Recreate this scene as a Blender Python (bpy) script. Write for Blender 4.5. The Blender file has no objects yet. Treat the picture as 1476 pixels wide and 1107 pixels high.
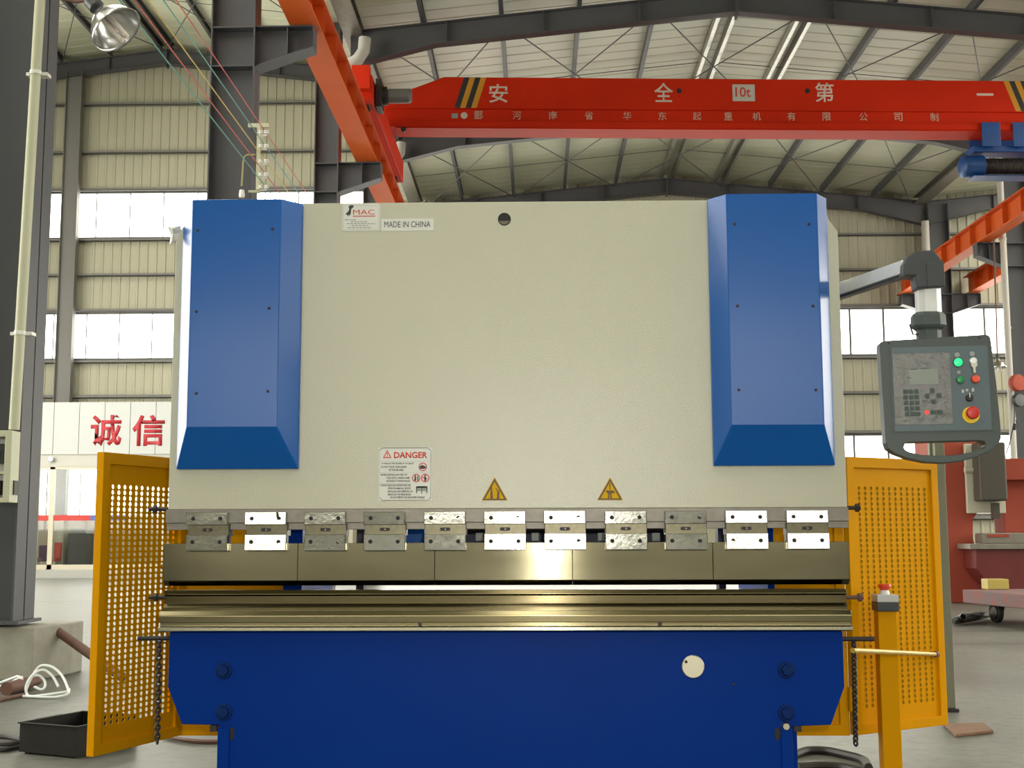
import bpy, bmesh, math, random
from mathutils import Vector, Matrix
from math import sin, cos, pi, radians, atan
random.seed(7)
SC = bpy.context.scene
COL = SC.collection

# ------------------------------------------------------------------ camera
FPX, CH, CD = 1800.0, 1.1, 4.59
PITCH, YAW, ROLL = atan((768 - 553.5) / FPX), atan(34 / FPX), -0.003
CM = Matrix.Rotation(YAW, 3, 'Z') @ Matrix.Rotation(pi / 2 + PITCH, 3, 'X') @ Matrix.Rotation(ROLL, 3, 'Z')
CP = Vector((0, -CD, CH))
cam = bpy.data.cameras.new('camera')
cam.sensor_fit = 'HORIZONTAL'; cam.sensor_width = 36; cam.lens = FPX * 36 / 1476
cam.clip_end = 300
co = bpy.data.objects.new('camera', cam); COL.objects.link(co)
co.matrix_world = Matrix.Translation(CP) @ CM.to_4x4()
SC.camera = co

def U(x, y, Y):                       # where the sight line of a picture point meets the upright plane at depth Y
    r = CM @ Vector(((x - 738) / FPX, -(y - 553.5) / FPX, -1))
    return CP + r * ((Y - CP.y) / r.y)
def UX(x, X, y):                      # ... meets the upright plane at X
    r = CM @ Vector(((x - 738) / FPX, -(y - 553.5) / FPX, -1))
    return CP + r * ((X - CP.x) / r.x)
def F(x, y, z=0.0):                   # ... meets the level z
    r = CM @ Vector(((x - 738) / FPX, -(y - 553.5) / FPX, -1))
    return CP + r * ((z - CP.z) / r.z)

# ------------------------------------------------------------------ light
world = bpy.data.worlds.new('sky'); SC.world = world
world.use_nodes = True
bg = world.node_tree.nodes['Background']
bg.inputs[0].default_value = (1.0, 0.95, 0.82, 1)
bg.inputs[1].default_value = 9.2
SC.view_settings.view_transform = 'Standard'
SC.view_settings.look = 'None'
SC.view_settings.gamma = 1
SC.view_settings.use_curve_mapping = False
SC.view_settings.exposure = 0.0

def portal(loc, rot, sx, sy):
    l = bpy.data.lights.new('sky_portal', 'AREA'); l.shape = 'RECTANGLE'; l.size = sx; l.size_y = sy
    l.cycles.is_portal = True
    o = bpy.data.objects.new('sky_portal', l); COL.objects.link(o)
    o.location = loc; o.rotation_euler = rot
# the flash on the camera that took the photo: a small lamp just right of the lens
fl = bpy.data.lights.new('camera_flash', 'POINT'); fl.energy = 170; fl.shadow_soft_size = 0.03; fl.color = (1, 0.97, 0.9)
flo = bpy.data.objects.new('camera_flash', fl); COL.objects.link(flo)
flo.location = CP + Vector((0.09, -0.03, 0.14))

# ------------------------------------------------------------------ materials
MATS = {}
def mat(name, col, rough=0.5, metal=0.0, coat=0.0, noise=None, bump=None, spec=0.5, emit=None, estr=0.0, stretch=None, aniso=0):
    """col linear rgb; noise=(scale, amount, second colour); bump=(scale, strength)"""
    m = bpy.data.materials.new(name); m.use_nodes = True
    nt = m.node_tree; b = nt.nodes['Principled BSDF']
    b.inputs['Base Color'].default_value = (*col, 1); b.inputs['Roughness'].default_value = rough
    b.inputs['Metallic'].default_value = metal
    b.inputs['Coat Weight'].default_value = coat; b.inputs['Coat Roughness'].default_value = 0.12
    b.inputs['Specular IOR Level'].default_value = spec
    if aniso:                      # ground along X: highlights stretch upright
        b.inputs['Anisotropic'].default_value = aniso; b.inputs['Anisotropic Rotation'].default_value = .25
    if emit:
        b.inputs['Emission Color'].default_value = (*emit, 1); b.inputs['Emission Strength'].default_value = estr
    tc = nt.nodes.new('ShaderNodeTexCoord'); mp = nt.nodes.new('ShaderNodeMapping')
    nt.links.new(tc.outputs['Object'], mp.inputs['Vector'])
    if stretch: mp.inputs['Scale'].default_value = stretch
    if noise:
        n = nt.nodes.new('ShaderNodeTexNoise'); n.inputs['Scale'].default_value = noise[0]; n.inputs['Detail'].default_value = 6
        nt.links.new(mp.outputs[0], n.inputs['Vector'])
        r = nt.nodes.new('ShaderNodeValToRGB')
        r.color_ramp.elements[0].position = 0.5 - 0.5 * noise[1]; r.color_ramp.elements[1].position = 0.5 + 0.5 * noise[1]
        r.color_ramp.elements[0].color = (*col, 1); r.color_ramp.elements[1].color = (*noise[2], 1)
        nt.links.new(n.outputs['Fac'], r.inputs[0]); nt.links.new(r.outputs[0], b.inputs['Base Color'])
        if len(noise) > 3:
            mr = nt.nodes.new('ShaderNodeMapRange'); mr.inputs[3].default_value = rough - noise[3]; mr.inputs[4].default_value = rough + noise[3]
            nt.links.new(n.outputs['Fac'], mr.inputs[0]); nt.links.new(mr.outputs[0], b.inputs['Roughness'])
    if bump:
        n2 = nt.nodes.new('ShaderNodeTexNoise'); n2.inputs['Scale'].default_value = bump[0]; n2.inputs['Detail'].default_value = 3
        nt.links.new(mp.outputs[0], n2.inputs['Vector'])
        bp = nt.nodes.new('ShaderNodeBump'); bp.inputs['Strength'].default_value = bump[1]; bp.inputs['Distance'].default_value = 0.002
        nt.links.new(n2.outputs['Fac'], bp.inputs['Height']); nt.links.new(bp.outputs[0], b.inputs['Normal'])
    MATS[name] = m
    return m
CREAM = mat('cream_paint', (.475, .468, .36), .22, noise=(1.6, .8, (.505, .498, .385)), bump=(230, .45), spec=.5)
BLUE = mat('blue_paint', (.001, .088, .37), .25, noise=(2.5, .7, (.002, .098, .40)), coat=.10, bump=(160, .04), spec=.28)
SHADEBLUE = mat('shaded_blue_paint', (.0, .026, .215), .38, noise=(3, .7, (.0003, .030, .235)), bump=(120, .05), spec=.06)  # same blue as the covers, darkened for the weaker light low down
STEEL = mat('ground_steel', (.088, .079, .047), .18, 1.0, noise=(4, .5, (.145, .132, .085), .05), bump=(90, .02), stretch=(.35, 1, 1.2), aniso=.85)
DIEST = mat('die_steel_darkened', (.075, .06, .028), .18, 1.0, noise=(6, .6, (.15, .125, .07), .06), bump=(60, .04), stretch=(.10, 1, 2.5), aniso=.8)  # tone darkened to stand in for the dark floor the die reflects
BARST = mat('bright_bar_steel', (.40, .385, .29), .22, 1.0, noise=(6, .6, (.32, .30, .21), .06), bump=(60, .04), stretch=(.10, 1, 2.5), aniso=.8)
OILST = mat('oiled_steel', (.24, .22, .135), .18, 1.0, noise=(6, .6, (.19, .155, .08), .06), bump=(60, .04), stretch=(.10, 1, 2.5), aniso=.8)
ZINC = mat('clamp_plate_steel', (.37, .37, .345), .14, 1.0, noise=(38, .6, (.32, .315, .26), .06), bump=(70, .16))
WEDGE = mat('clamp_block_steel', (.15, .138, .098), .38, 1.0, noise=(40, .5, (.11, .098, .064)))
STRIP = mat('dull_steel', (.19, .175, .145), .48, .6, noise=(30, .5, (.25, .23, .20)), bump=(150, .15))
BOLTB = mat('bed_bolt_blue', (.001, .018, .11), .5, spec=.1)
DARK = mat('dark_hole', (.012, .011, .010), .7)
BLACK = mat('black_oxide', (.02, .017, .016), .5, .3, noise=(30, .5, (.035, .028, .024)))
AMBER = mat('amber_paint', (.66, .29, .0), .42, noise=(4, .6, (.70, .315, .0)), spec=.06)
GIRT = mat('girt_grey_paint', (.16, .155, .145), .5)
COLGREY = mat('column_grey_paint', (.060, .062, .071), .55, noise=(2.2, .7, (.074, .076, .085)))
STEELGREY = mat('roof_grey_paint', (.066, .066, .072), .5, noise=(2, .7, (.082, .082, .087)))
GALV = mat('galvanised_steel', (.50, .49, .46), .34, .9, noise=(6, .5, (.38, .37, .34), .06))
ORANGE = mat('orange_beam_paint', (.68, .115, .012), .55, noise=(1.5, .7, (.58, .09, .010)), spec=.3)
RED = mat('red_girder_paint', (.60, .026, .005), .55, noise=(1.2, .6, (.50, .022, .005)), spec=.10)
HOISTB = mat('hoist_blue_paint', (.006, .07, .28), .42, noise=(5, .6, (.008, .05, .20)))
WALLC = mat('wall_sheet_cream', (.37, .36, .265), .55, noise=(.6, .7, (.41, .395, .295)))
ROOFC = mat('roof_sheet_cream', (.53, .54, .41), .40, noise=(.35, .7, (.585, .595, .46)), stretch=(1, .5, 1))
ALU = mat('silver_aluminium', (.70, .71, .71), .34, .25, noise=(30, .4, (.66, .67, .67)))
PEND = mat('pendant_grey_green', (.050, .066, .066), .48, noise=(60, .5, (.058, .074, .073)), bump=(300, .1))
PANEL = mat('panel_slate', (.072, .110, .128), .42, noise=(8, .5, (.080, .118, .134)))
CHARC = mat('charcoal_plastic', (.040, .046, .050), .42)
KEYC = mat('key_dark_green', (.030, .060, .052), .5)
FILM = mat('crinkled_film', (.075, .077, .07), .24, noise=(18, .35, (.10, .10, .092)), bump=(34, .9))
LCD = mat('display_grey_green', (.17, .205, .17), .3)
WHITE = mat('white_paint', (.78, .78, .76), .45)
PLATE = mat('label_white', (.66, .67, .62), .4)
INK = mat('black_ink', (.02, .02, .02), .5)
GREYINK = mat('grey_ink', (.30, .32, .30), .5)
REDINK = mat('red_ink', (.60, .035, .02), .5)
SIGNY = mat('sign_yellow', (.66, .40, .003), .45, spec=.08)
SIGNB = mat('sign_brown', (.12, .055, .006), .5)
GREENLIT = mat('lit_green', (.02, .7, .25), .3, emit=(.02, .85, .28), estr=.7)
GREEN = mat('green_plastic', (.01, .26, .07), .35)
ORRED = mat('orange_red_plastic', (.75, .06, .015), .35)
REDPL = mat('red_plastic', (.55, .02, .012), .38)
YELPL = mat('yellow_plastic', (.80, .55, .01), .38)
LEDRED = mat('red_led', (.8, .03, .02), .3, emit=(1, .05, .05), estr=.9)
PALEG = mat('pale_green_enamel', (.46, .47, .33), .45, noise=(6, .6, (.50, .50, .36)))
CONCB = mat('plinth_concrete', (.36, .35, .30), .8, noise=(9, .6, (.27, .26, .21)), bump=(70, .5))
RUST = mat('rusty_brown', (.10, .045, .032), .6, noise=(14, .6, (.15, .07, .05)))
BINB = mat('black_bin_metal', (.008, .0075, .0065), .6, noise=(14, .6, (.014, .013, .010)), spec=.2)
HOSEW = mat('white_hose_plastic', (.70, .74, .73), .35)
HOSEB = mat('black_rubber', (.018, .015, .014), .55)
SALMON = mat('salmon_machine_paint', (.34, .065, .04), .6, noise=(2, .6, (.37, .08, .05)), spec=.15)
DKRED = mat('dark_red_machine_paint', (.11, .012, .010), .5, noise=(3, .6, (.14, .016, .013)))
CARTRED = mat('cart_worn_red', (.23, .075, .06), .6, noise=(6, .4, (.13, .115, .13)))
GREYST = mat('grey_worn_steel', (.28, .26, .22), .45, .5, noise=(8, .6, (.20, .18, .15)))
MOTORC = mat('motor_dark_brown', (.060, .050, .038), .5)
IVORY = mat('ivory_paint', (.55, .53, .42), .5)
TINY = mat('yellow_tin_print', (.55, .40, .02), .4, noise=(25, .4, (.45, .40, .20)))
ALUFRM = mat('door_frame_champagne', (.50, .46, .36), .42, .3)
FASC = mat('fascia_white_panel', (.52, .535, .53), .5)
BANDB = mat('band_blue', (.08, .13, .42), .5)
LAMPM = mat('lamp_spun_aluminium', (.66, .66, .66), .22, 1.0)
LAMPT = mat('lamp_tube_white', (.72, .66, .58), .4)
PORC = mat('white_porcelain', (.75, .74, .70), .3)
WRED = mat('wire_red', (.45, .05, .05), .5)
WTEAL = mat('wire_teal', (.06, .26, .22), .5)
WYEL = mat('wire_yellow', (.50, .36, .06), .5)
CREAMPLASTIC = mat('milky_film', (.62, .62, .56), .35)
LIGHTST = mat('machined_disc_steel', (.60, .57, .46), .28, 1.0, noise=(3, .5, (.48, .44, .33)))
WINFR = mat('window_frame_grey', (.10, .10, .10), .5)

def glass_mat(name, tint, gloss):
    m = bpy.data.materials.new(name); m.use_nodes = True
    nt = m.node_tree; nt.nodes.clear()
    o = nt.nodes.new('ShaderNodeOutputMaterial'); mx = nt.nodes.new('ShaderNodeMixShader')
    t = nt.nodes.new('ShaderNodeBsdfTransparent'); t.inputs[0].default_value = (*tint, 1)
    g = nt.nodes.new('ShaderNodeBsdfGlossy'); g.inputs['Roughness'].default_value = .04
    lw = nt.nodes.new('ShaderNodeLayerWeight'); lw.inputs[0].default_value = .5
    pw = nt.nodes.new('ShaderNodeMath'); pw.operation = 'POWER'; pw.inputs[1].default_value = 4
    fr = nt.nodes.new('ShaderNodeMath'); fr.operation = 'MULTIPLY_ADD'; fr.inputs[1].default_value = .5; fr.inputs[2].default_value = gloss
    nt.links.new(lw.outputs['Facing'], pw.inputs[0]); nt.links.new(pw.outputs[0], fr.inputs[0])
    nt.links.new(fr.outputs[0], mx.inputs[0]); nt.links.new(t.outputs[0], mx.inputs[1]); nt.links.new(g.outputs[0], mx.inputs[2])
    nt.links.new(mx.outputs[0], o.inputs[0])
    return m
PANE = glass_mat('window_glass', (.95, .96, .97), .02)
DOORGL = glass_mat('door_glass', (.78, .80, .80), .06)

def floor_mat():
    m = bpy.data.materials.new('concrete_floor'); m.use_nodes = True
    nt = m.node_tree; b = nt.nodes['Principled BSDF']; L = nt.links
    tc = nt.nodes.new('ShaderNodeTexCoord')
    n = nt.nodes.new('ShaderNodeTexNoise'); n.inputs['Scale'].default_value = .9; n.inputs['Detail'].default_value = 9; n.inputs['Roughness'].default_value = .65
    L.new(tc.outputs['Object'], n.inputs['Vector'])
    r = nt.nodes.new('ShaderNodeValToRGB')
    r.color_ramp.elements[0].position = .36; r.color_ramp.elements[0].color = (.098, .102, .086, 1)
    r.color_ramp.elements[1].position = .66; r.color_ramp.elements[1].color = (.176, .181, .158, 1)
    L.new(n.outputs['Fac'], r.inputs[0])
    n2 = nt.nodes.new('ShaderNodeTexNoise'); n2.inputs['Scale'].default_value = 14; n2.inputs['Detail'].default_value = 5
    L.new(tc.outputs['Object'], n2.inputs['Vector'])
    r2 = nt.nodes.new('ShaderNodeValToRGB'); r2.color_ramp.elements[0].position = .30; r2.color_ramp.elements[0].color = (.72, .70, .66, 1)
    r2.color_ramp.elements[1].position = .55; r2.color_ramp.elements[1].color = (1, 1, 1, 1)
    L.new(n2.outputs['Fac'], r2.inputs[0])
    mu = nt.nodes.new('ShaderNodeMixRGB'); mu.blend_type = 'MULTIPLY'; mu.inputs[0].default_value = 1
    L.new(r.outputs[0], mu.inputs[1]); L.new(r2.outputs[0], mu.inputs[2])
    # expansion joints running across the hall
    sx = nt.nodes.new('ShaderNodeSeparateXYZ'); L.new(tc.outputs['Object'], sx.inputs[0])
    last = mu.outputs[0]
    for yy in (9.6, 8.0, 16.0):
        d = nt.nodes.new('ShaderNodeMath'); d.operation = 'SUBTRACT'; d.inputs[1].default_value = yy; L.new(sx.outputs['Y'], d.inputs[0])
        a = nt.nodes.new('ShaderNodeMath'); a.operation = 'ABSOLUTE'; L.new(d.outputs[0], a.inputs[0])
        c = nt.nodes.new('ShaderNodeMath'); c.operation = 'LESS_THAN'; c.inputs[1].default_value = .035; L.new(a.outputs[0], c.inputs[0])
        x = nt.nodes.new('ShaderNodeMixRGB'); x.inputs[2].default_value = (.05, .045, .04, 1)
        L.new(c.outputs[0], x.inputs[0]); L.new(last, x.inputs[1]); last = x.outputs[0]
    L.new(last, b.inputs['Base Color'])
    mr = nt.nodes.new('ShaderNodeMapRange'); mr.inputs[3].default_value = .32; mr.inputs[4].default_value = .52
    L.new(n.outputs['Fac'], mr.inputs[0]); L.new(mr.outputs[0], b.inputs['Roughness'])
    bp = nt.nodes.new('ShaderNodeBump'); bp.inputs['Strength'].default_value = .25; bp.inputs['Distance'].default_value = .003
    L.new(n2.outputs['Fac'], bp.inputs['Height']); L.new(bp.outputs[0], b.inputs['Normal'])
    return m
FLOORM = floor_mat()

# ------------------------------------------------------------------ builders
def wloc(o):
    v = Vector((0, 0, 0))
    while o is not None:
        v += o.location; o = o.parent
    return v
class MB:
    def __init__(s): s.bm = bmesh.new()
    def box(s, x0, x1, y0, y1, z0, z1):
        v = [s.bm.verts.new(p) for p in ((x0,y0,z0),(x1,y0,z0),(x1,y1,z0),(x0,y1,z0),(x0,y0,z1),(x1,y0,z1),(x1,y1,z1),(x0,y1,z1))]
        for f in ((0,3,2,1),(4,5,6,7),(0,1,5,4),(1,2,6,5),(2,3,7,6),(3,0,4,7)): s.bm.faces.new([v[i] for i in f])
        return s
    def prism(s, pts, axis, a0, a1):
        def q(p, a): return (p[0], a, p[1]) if axis == 'y' else ((a, p[0], p[1]) if axis == 'x' else (p[0], p[1], a))
        A = [s.bm.verts.new(q(p, a0)) for p in pts]; B = [s.bm.verts.new(q(p, a1)) for p in pts]
        n = len(pts)
        fs = [s.bm.faces.new(A), s.bm.faces.new(B[::-1])]
        for i in range(n): fs.append(s.bm.faces.new((A[i], B[i], B[(i+1) % n], A[(i+1) % n])))
        bmesh.ops.recalc_face_normals(s.bm, faces=fs)
        return s
    def loft(s, rings, cap=True):
        R = [[s.bm.verts.new(p) for p in r] for r in rings]; n = len(R[0]); fs = []
        for a, b in zip(R, R[1:]):
            for i in range(n): fs.append(s.bm.faces.new((a[i], a[(i+1) % n], b[(i+1) % n], b[i])))
        if cap: fs.append(s.bm.faces.new(R[0][::-1])); fs.append(s.bm.faces.new(R[-1]))
        bmesh.ops.recalc_face_normals(s.bm, faces=fs)
        return s
    def cyl(s, p0, p1, r, seg=16, r2=None):
        return s.lathe([(r, 0), (r if r2 is None else r2, (Vector(p1) - Vector(p0)).length)], p0, Vector(p1) - Vector(p0), seg)
    def lathe(s, prof, p0, axis, seg=20, cap=True):
        ax = Vector(axis).normalized(); p0 = Vector(p0)
        a = ax.orthogonal().normalized(); b = ax.cross(a)
        return s.loft([[p0 + ax * h + (a * cos(2*pi*i/seg) + b * sin(2*pi*i/seg)) * max(r, 1e-5) for i in range(seg)] for r, h in prof], cap)
    def tube(s, pts, r, seg=8, closed=False):
        pts = [Vector(p) for p in pts]; n = len(pts); rings = []
        t0 = (pts[1] - pts[0]).normalized(); a = t0.orthogonal().normalized()
        for i in range(n):
            t = (pts[min(i+1, n-1)] - pts[max(i-1, 0)]).normalized()
            a = (a - t * a.dot(t)).normalized(); b = t.cross(a)
            rings.append([pts[i] + (a * cos(2*pi*k/seg) + b * sin(2*pi*k/seg)) * r for k in range(seg)])
        return s.loft(rings)
    def beam(s, p0, p1, w, h):            # rectangular bar, h measured upright
        p0, p1 = Vector(p0), Vector(p1); t = (p1 - p0).normalized()
        side = t.cross(Vector((0, 0, 1)))
        side = Vector((1, 0, 0)) if side.length < 1e-4 else side.normalized()
        up = side.cross(t)
        return s.loft([[p + side * a * w/2 + up * b * h/2 for a, b in ((-1,-1),(1,-1),(1,1),(-1,1))] for p in (p0, p1)])
    def quad(s, *p):
        s.bm.faces.new([s.bm.verts.new(q) for q in p]); return s
    def plate_hole(s, outer, inner, y0, y1):   # front outline in x,z with one hole
        es = []
        for loop in (outer, inner):
            vs = [s.bm.verts.new((p[0], y0, p[1])) for p in loop]
            es += [s.bm.edges.new((vs[i], vs[(i+1) % len(vs)])) for i in range(len(vs))]
        r = bmesh.ops.triangle_fill(s.bm, use_beauty=True, use_dissolve=False, edges=es)
        fs = [g for g in r['geom'] if isinstance(g, bmesh.types.BMFace)]
        e = bmesh.ops.extrude_face_region(s.bm, geom=fs)
        bmesh.ops.translate(s.bm, vec=(0, y1 - y0, 0), verts=[g for g in e['geom'] if isinstance(g, bmesh.types.BMVert)])
        bmesh.ops.recalc_face_normals(s.bm, faces=s.bm.faces[:])
        return s
    def xf(s, M):
        bmesh.ops.transform(s.bm, matrix=M, verts=s.bm.verts[:]); return s
    def build(s, name, m, parent=None, bevel=0, smooth=False, solid=0, seg=2):
        me = bpy.data.meshes.new(name)
        vs = s.bm.verts[:]
        if parent is not None: org = wloc(parent)
        else:
            lo = [min(v.co[i] for v in vs) for i in range(3)]; hi = [max(v.co[i] for v in vs) for i in range(3)]
            org = Vector(((lo[0]+hi[0])/2, (lo[1]+hi[1])/2, lo[2]))
        bmesh.ops.translate(s.bm, vec=-org, verts=vs)
        s.bm.to_mesh(me); s.bm.free()
        me.materials.append(m)
        o = bpy.data.objects.new(name, me); COL.objects.link(o)
        if parent is not None: o.parent = parent
        else: o.location = org
        if smooth:
            me.polygons.foreach_set('use_smooth', [True] * len(me.polygons)); me.set_sharp_from_angle(angle=radians(35))
        if solid:
            md = o.modifiers.new('thickness', 'SOLIDIFY'); md.thickness = solid; md.offset = 0
        if bevel:
            md = o.modifiers.new('edges', 'BEVEL'); md.width = bevel; md.segments = seg; md.limit_method = 'ANGLE'; md.angle_limit = radians(40)
        return o
def tag(o, label, cat, group=None, kind=None):
    o['label'] = label; o['category'] = cat
    if group: o['group'] = group
    if kind: o['kind'] = kind
    return o
def thing(name, label, cat, loc, group=None):
    o = bpy.data.objects.new(name, None); COL.objects.link(o); o.location = loc; o.empty_display_size = .1
    return tag(o, label, cat, group)
def struct(o): o['kind'] = 'structure'; return o
def copy_tree(o, parent=None):
    c = o.copy(); COL.objects.link(c); c.parent = parent
    for ch in o.children: copy_tree(ch, c)
    return c
def text(name, s, m, x0, x1, z0, z1, y, parent, bold=0.0, depth=.0015, M=None, fit=True):
    """lettering that faces the camera side (-Y), fitted into x0..x1, z0..z1"""
    cu = bpy.data.curves.new('t', 'FONT'); cu.body = s; cu.size = 1; cu.offset = bold; cu.resolution_u = 3
    o = bpy.data.objects.new('t', cu); COL.objects.link(o)
    dg = bpy.context.evaluated_depsgraph_get(); dg.update()
    me = bpy.data.meshes.new_from_object(o.evaluated_get(dg))
    bpy.data.objects.remove(o); bpy.data.curves.remove(cu)
    mb = MB(); mb.bm.from_mesh(me); bpy.data.meshes.remove(me)
    vs = mb.bm.verts
    if not len(vs): return None
    ax, bx = min(v.co.x for v in vs), max(v.co.x for v in vs); ay, by = min(v.co.y for v in vs), max(v.co.y for v in vs)
    sx = (x1 - x0) / max(bx - ax, 1e-6); sz = (z1 - z0) / max(by - ay, 1e-6)
    for v in vs: v.co = Vector((x0 + (v.co.x - ax) * sx, y, z0 + (v.co.y - ay) * sz))
    e = bmesh.ops.extrude_face_region(mb.bm, geom=mb.bm.faces[:])
    bmesh.ops.translate(mb.bm, vec=(0, -depth, 0), verts=[g for g in e['geom'] if isinstance(g, bmesh.types.BMVert)])
    bmesh.ops.recalc_face_normals(mb.bm, faces=mb.bm.faces[:])
    if M is not None: mb.xf(M)
    return mb.build(name, m, parent)
def arc(cx, cz, r, a0, a1, n): return [(cx + r * cos(radians(a0 + (a1-a0)*i/n)), cz + r * sin(radians(a0 + (a1-a0)*i/n))) for i in range(n+1)]
# ------------------------------------------------------------------ the hall
YB, YF, XL, XR = 29.35, -26.0, -17.0, 26.0
RID, HALF = 3.65, 7.05
def zr_main(x): return 10.99 - .1 * abs(x - RID)
def zr_left(x): return 14.82 - .12 * abs(x + 10.3)
def zr_right(x): return 10.99 - .1 * abs(x - (RID + 2 * HALF))

f = MB(); f.box(XL - 2, XR + 2, -34, 34, -.2, 0)
struct(f.build('floor', FLOORM))

def ribs(a0, a1, step=.25, rib=.022):
    out = []; a = a0
    while a < a1 - 1e-6:
        for da, h in ((0, 0), (step - .09, 0), (step - .07, rib), (step - .03, rib), (step - .01, 0)):
            if a + da < a1: out.append((a + da, h))
        a += step
    out.append((a1, 0)); return out
def sheet_back(mb, x0, x1, z0, z1, Y):
    p = ribs(x0, x1); lo = [mb.bm.verts.new((x, Y - h, z0)) for x, h in p]; hi = [mb.bm.verts.new((x, Y - h, z1)) for x, h in p]
    for i in range(len(p) - 1): mb.bm.faces.new((lo[i], lo[i+1], hi[i+1], hi[i]))
def sheet_side(mb, X, s, y0, y1, z0, z1):
    p = ribs(y0, y1, .5); lo = [mb.bm.verts.new((X + s * h, y, z0)) for y, h in p]; hi = [mb.bm.verts.new((X + s * h, y, z1)) for y, h in p]
    for i in range(len(p) - 1): mb.bm.faces.new((lo[i], lo[i+1], hi[i+1], hi[i]))
def sheet_roof(mb, xs, zf, y0, y1):
    p = ribs(y0, y1, .42, .008)
    for xa, xb in zip(xs, xs[1:]):
        A = [mb.bm.verts.new((xa, y, zf(xa) - h)) for y, h in p]; B = [mb.bm.verts.new((xb, y, zf(xb) - h)) for y, h in p]
        for i in range(len(p) - 1): mb.bm.faces.new((A[i], A[i+1], B[i+1], B[i]))

WZ = ((1.54, 3.72), (5.88, 7.19), (9.29, 10.62))
UPX = (XL, -3.75)                       # the top band only lights the tall left bay
w = MB()
for z0, z1 in ((0, WZ[0][0]), (WZ[0][1], WZ[1][0]), (WZ[1][1], WZ[2][0])): sheet_back(w, XL, XR, z0, z1, YB)
sheet_back(w, UPX[1], XR, WZ[2][0], 11.1, YB)
sheet_back(w, XL, UPX[1], WZ[2][1], 14.9, YB)
struct(w.build('wall_back', WALLC))

WN = [0]
def window(p0, p1, z0, z1, axis, sgn, sp=.92, por=True):
    """a glazed band: p0..p1 along X (axis y: plane Y) or along Y (axis x: plane X)"""
    WN[0] += 1
    pl, a0, a1 = p0[0], p0[1], p1
    L = a1 - a0; n = max(1, round(L / sp))
    fr = MB(); gl = MB()
    def bx(m, u0, u1, t0, t1, za, zb):
        if axis == 'y': m.box(u0, u1, pl + t0, pl + t1, za, zb)
        else: m.box(pl + t0, pl + t1, u0, u1, za, zb)
    bx(fr, a0, a1, -.04, .04, z0, z0 + .04); bx(fr, a0, a1, -.04, .04, z1 - .04, z1)
    for i in range(n + 1):
        c = a0 + L * i / n; hw = .027 if c > 3 or axis == 'x' else .012; bx(fr, c - hw, c + hw, -.02, .02, z0 + .04, z1 - .04)  # left mullions thinned to imitate the glare that hides them
    bx(gl, a0, a1, -.004, .004, z0 + .03, z1 - .03)
    o = fr.build('window_%d' % WN[0], WINFR); struct(o)
    gl.build('pane', PANE, o)
    if por:
        c, zc = (a0 + a1) / 2, (z0 + z1) / 2
        if axis == 'y': portal((c, pl - .08 * sgn, zc), (-sgn * pi / 2, 0, 0), L, z1 - z0)
        else: portal((pl - .08 * sgn, c, zc), (0, sgn * pi / 2, 0), z1 - z0, L)
for z0, z1 in WZ[:2]: window((YB, XL), XR, z0, z1, 'y', 1)
window((YB, UPX[0]), UPX[1], WZ[2][0], WZ[2][1], 'y', 1)

for nm, X, s, top, wy0, wy1, wz0, wz1 in (('wall_left', XL, 1, 14.1, -2.0, 24.0, 1.2, 9.0), ('wall_right', XR, -1, 10.3, -4.0, 26.0, 3.2, 8.4)):
    w = MB()
    sheet_side(w, X, s, YF, YB, 0, wz0); sheet_side(w, X, s, YF, YB, wz1, top)
    sheet_side(w, X, s, YF, wy0, wz0, wz1); sheet_side(w, X, s, wy1, YB, wz0, wz1)
    struct(w.build(nm, WALLC))
    window((X, wy0), wy1, wz0, wz1, 'x', -s, sp=2.0)
GL = (-9.0, 8.0, 3.0, 6.6)
w = MB()
sheet_back(w, XL, GL[0], 0, 14.9, YF); sheet_back(w, GL[1], XR, 0, 11.1, YF); sheet_back(w, GL[0], GL[1], 0, GL[2], YF); sheet_back(w, GL[0], GL[1], GL[3], 11.1, YF); sheet_back(w, GL[0], -3.4, 11.1, 14.9, YF)
struct(w.build('wall_front', WALLC))
window((YF, GL[0]), GL[1], GL[2], GL[3], 'y', -1, sp=1.6)
w = MB(); sheet_side(w, -3.7, 1, YF, YB, zr_main(-3.4) - .05, 14.05); struct(w.build('wall_step', WALLC))  # never in view; added to shut out light between the two roof heights

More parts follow.
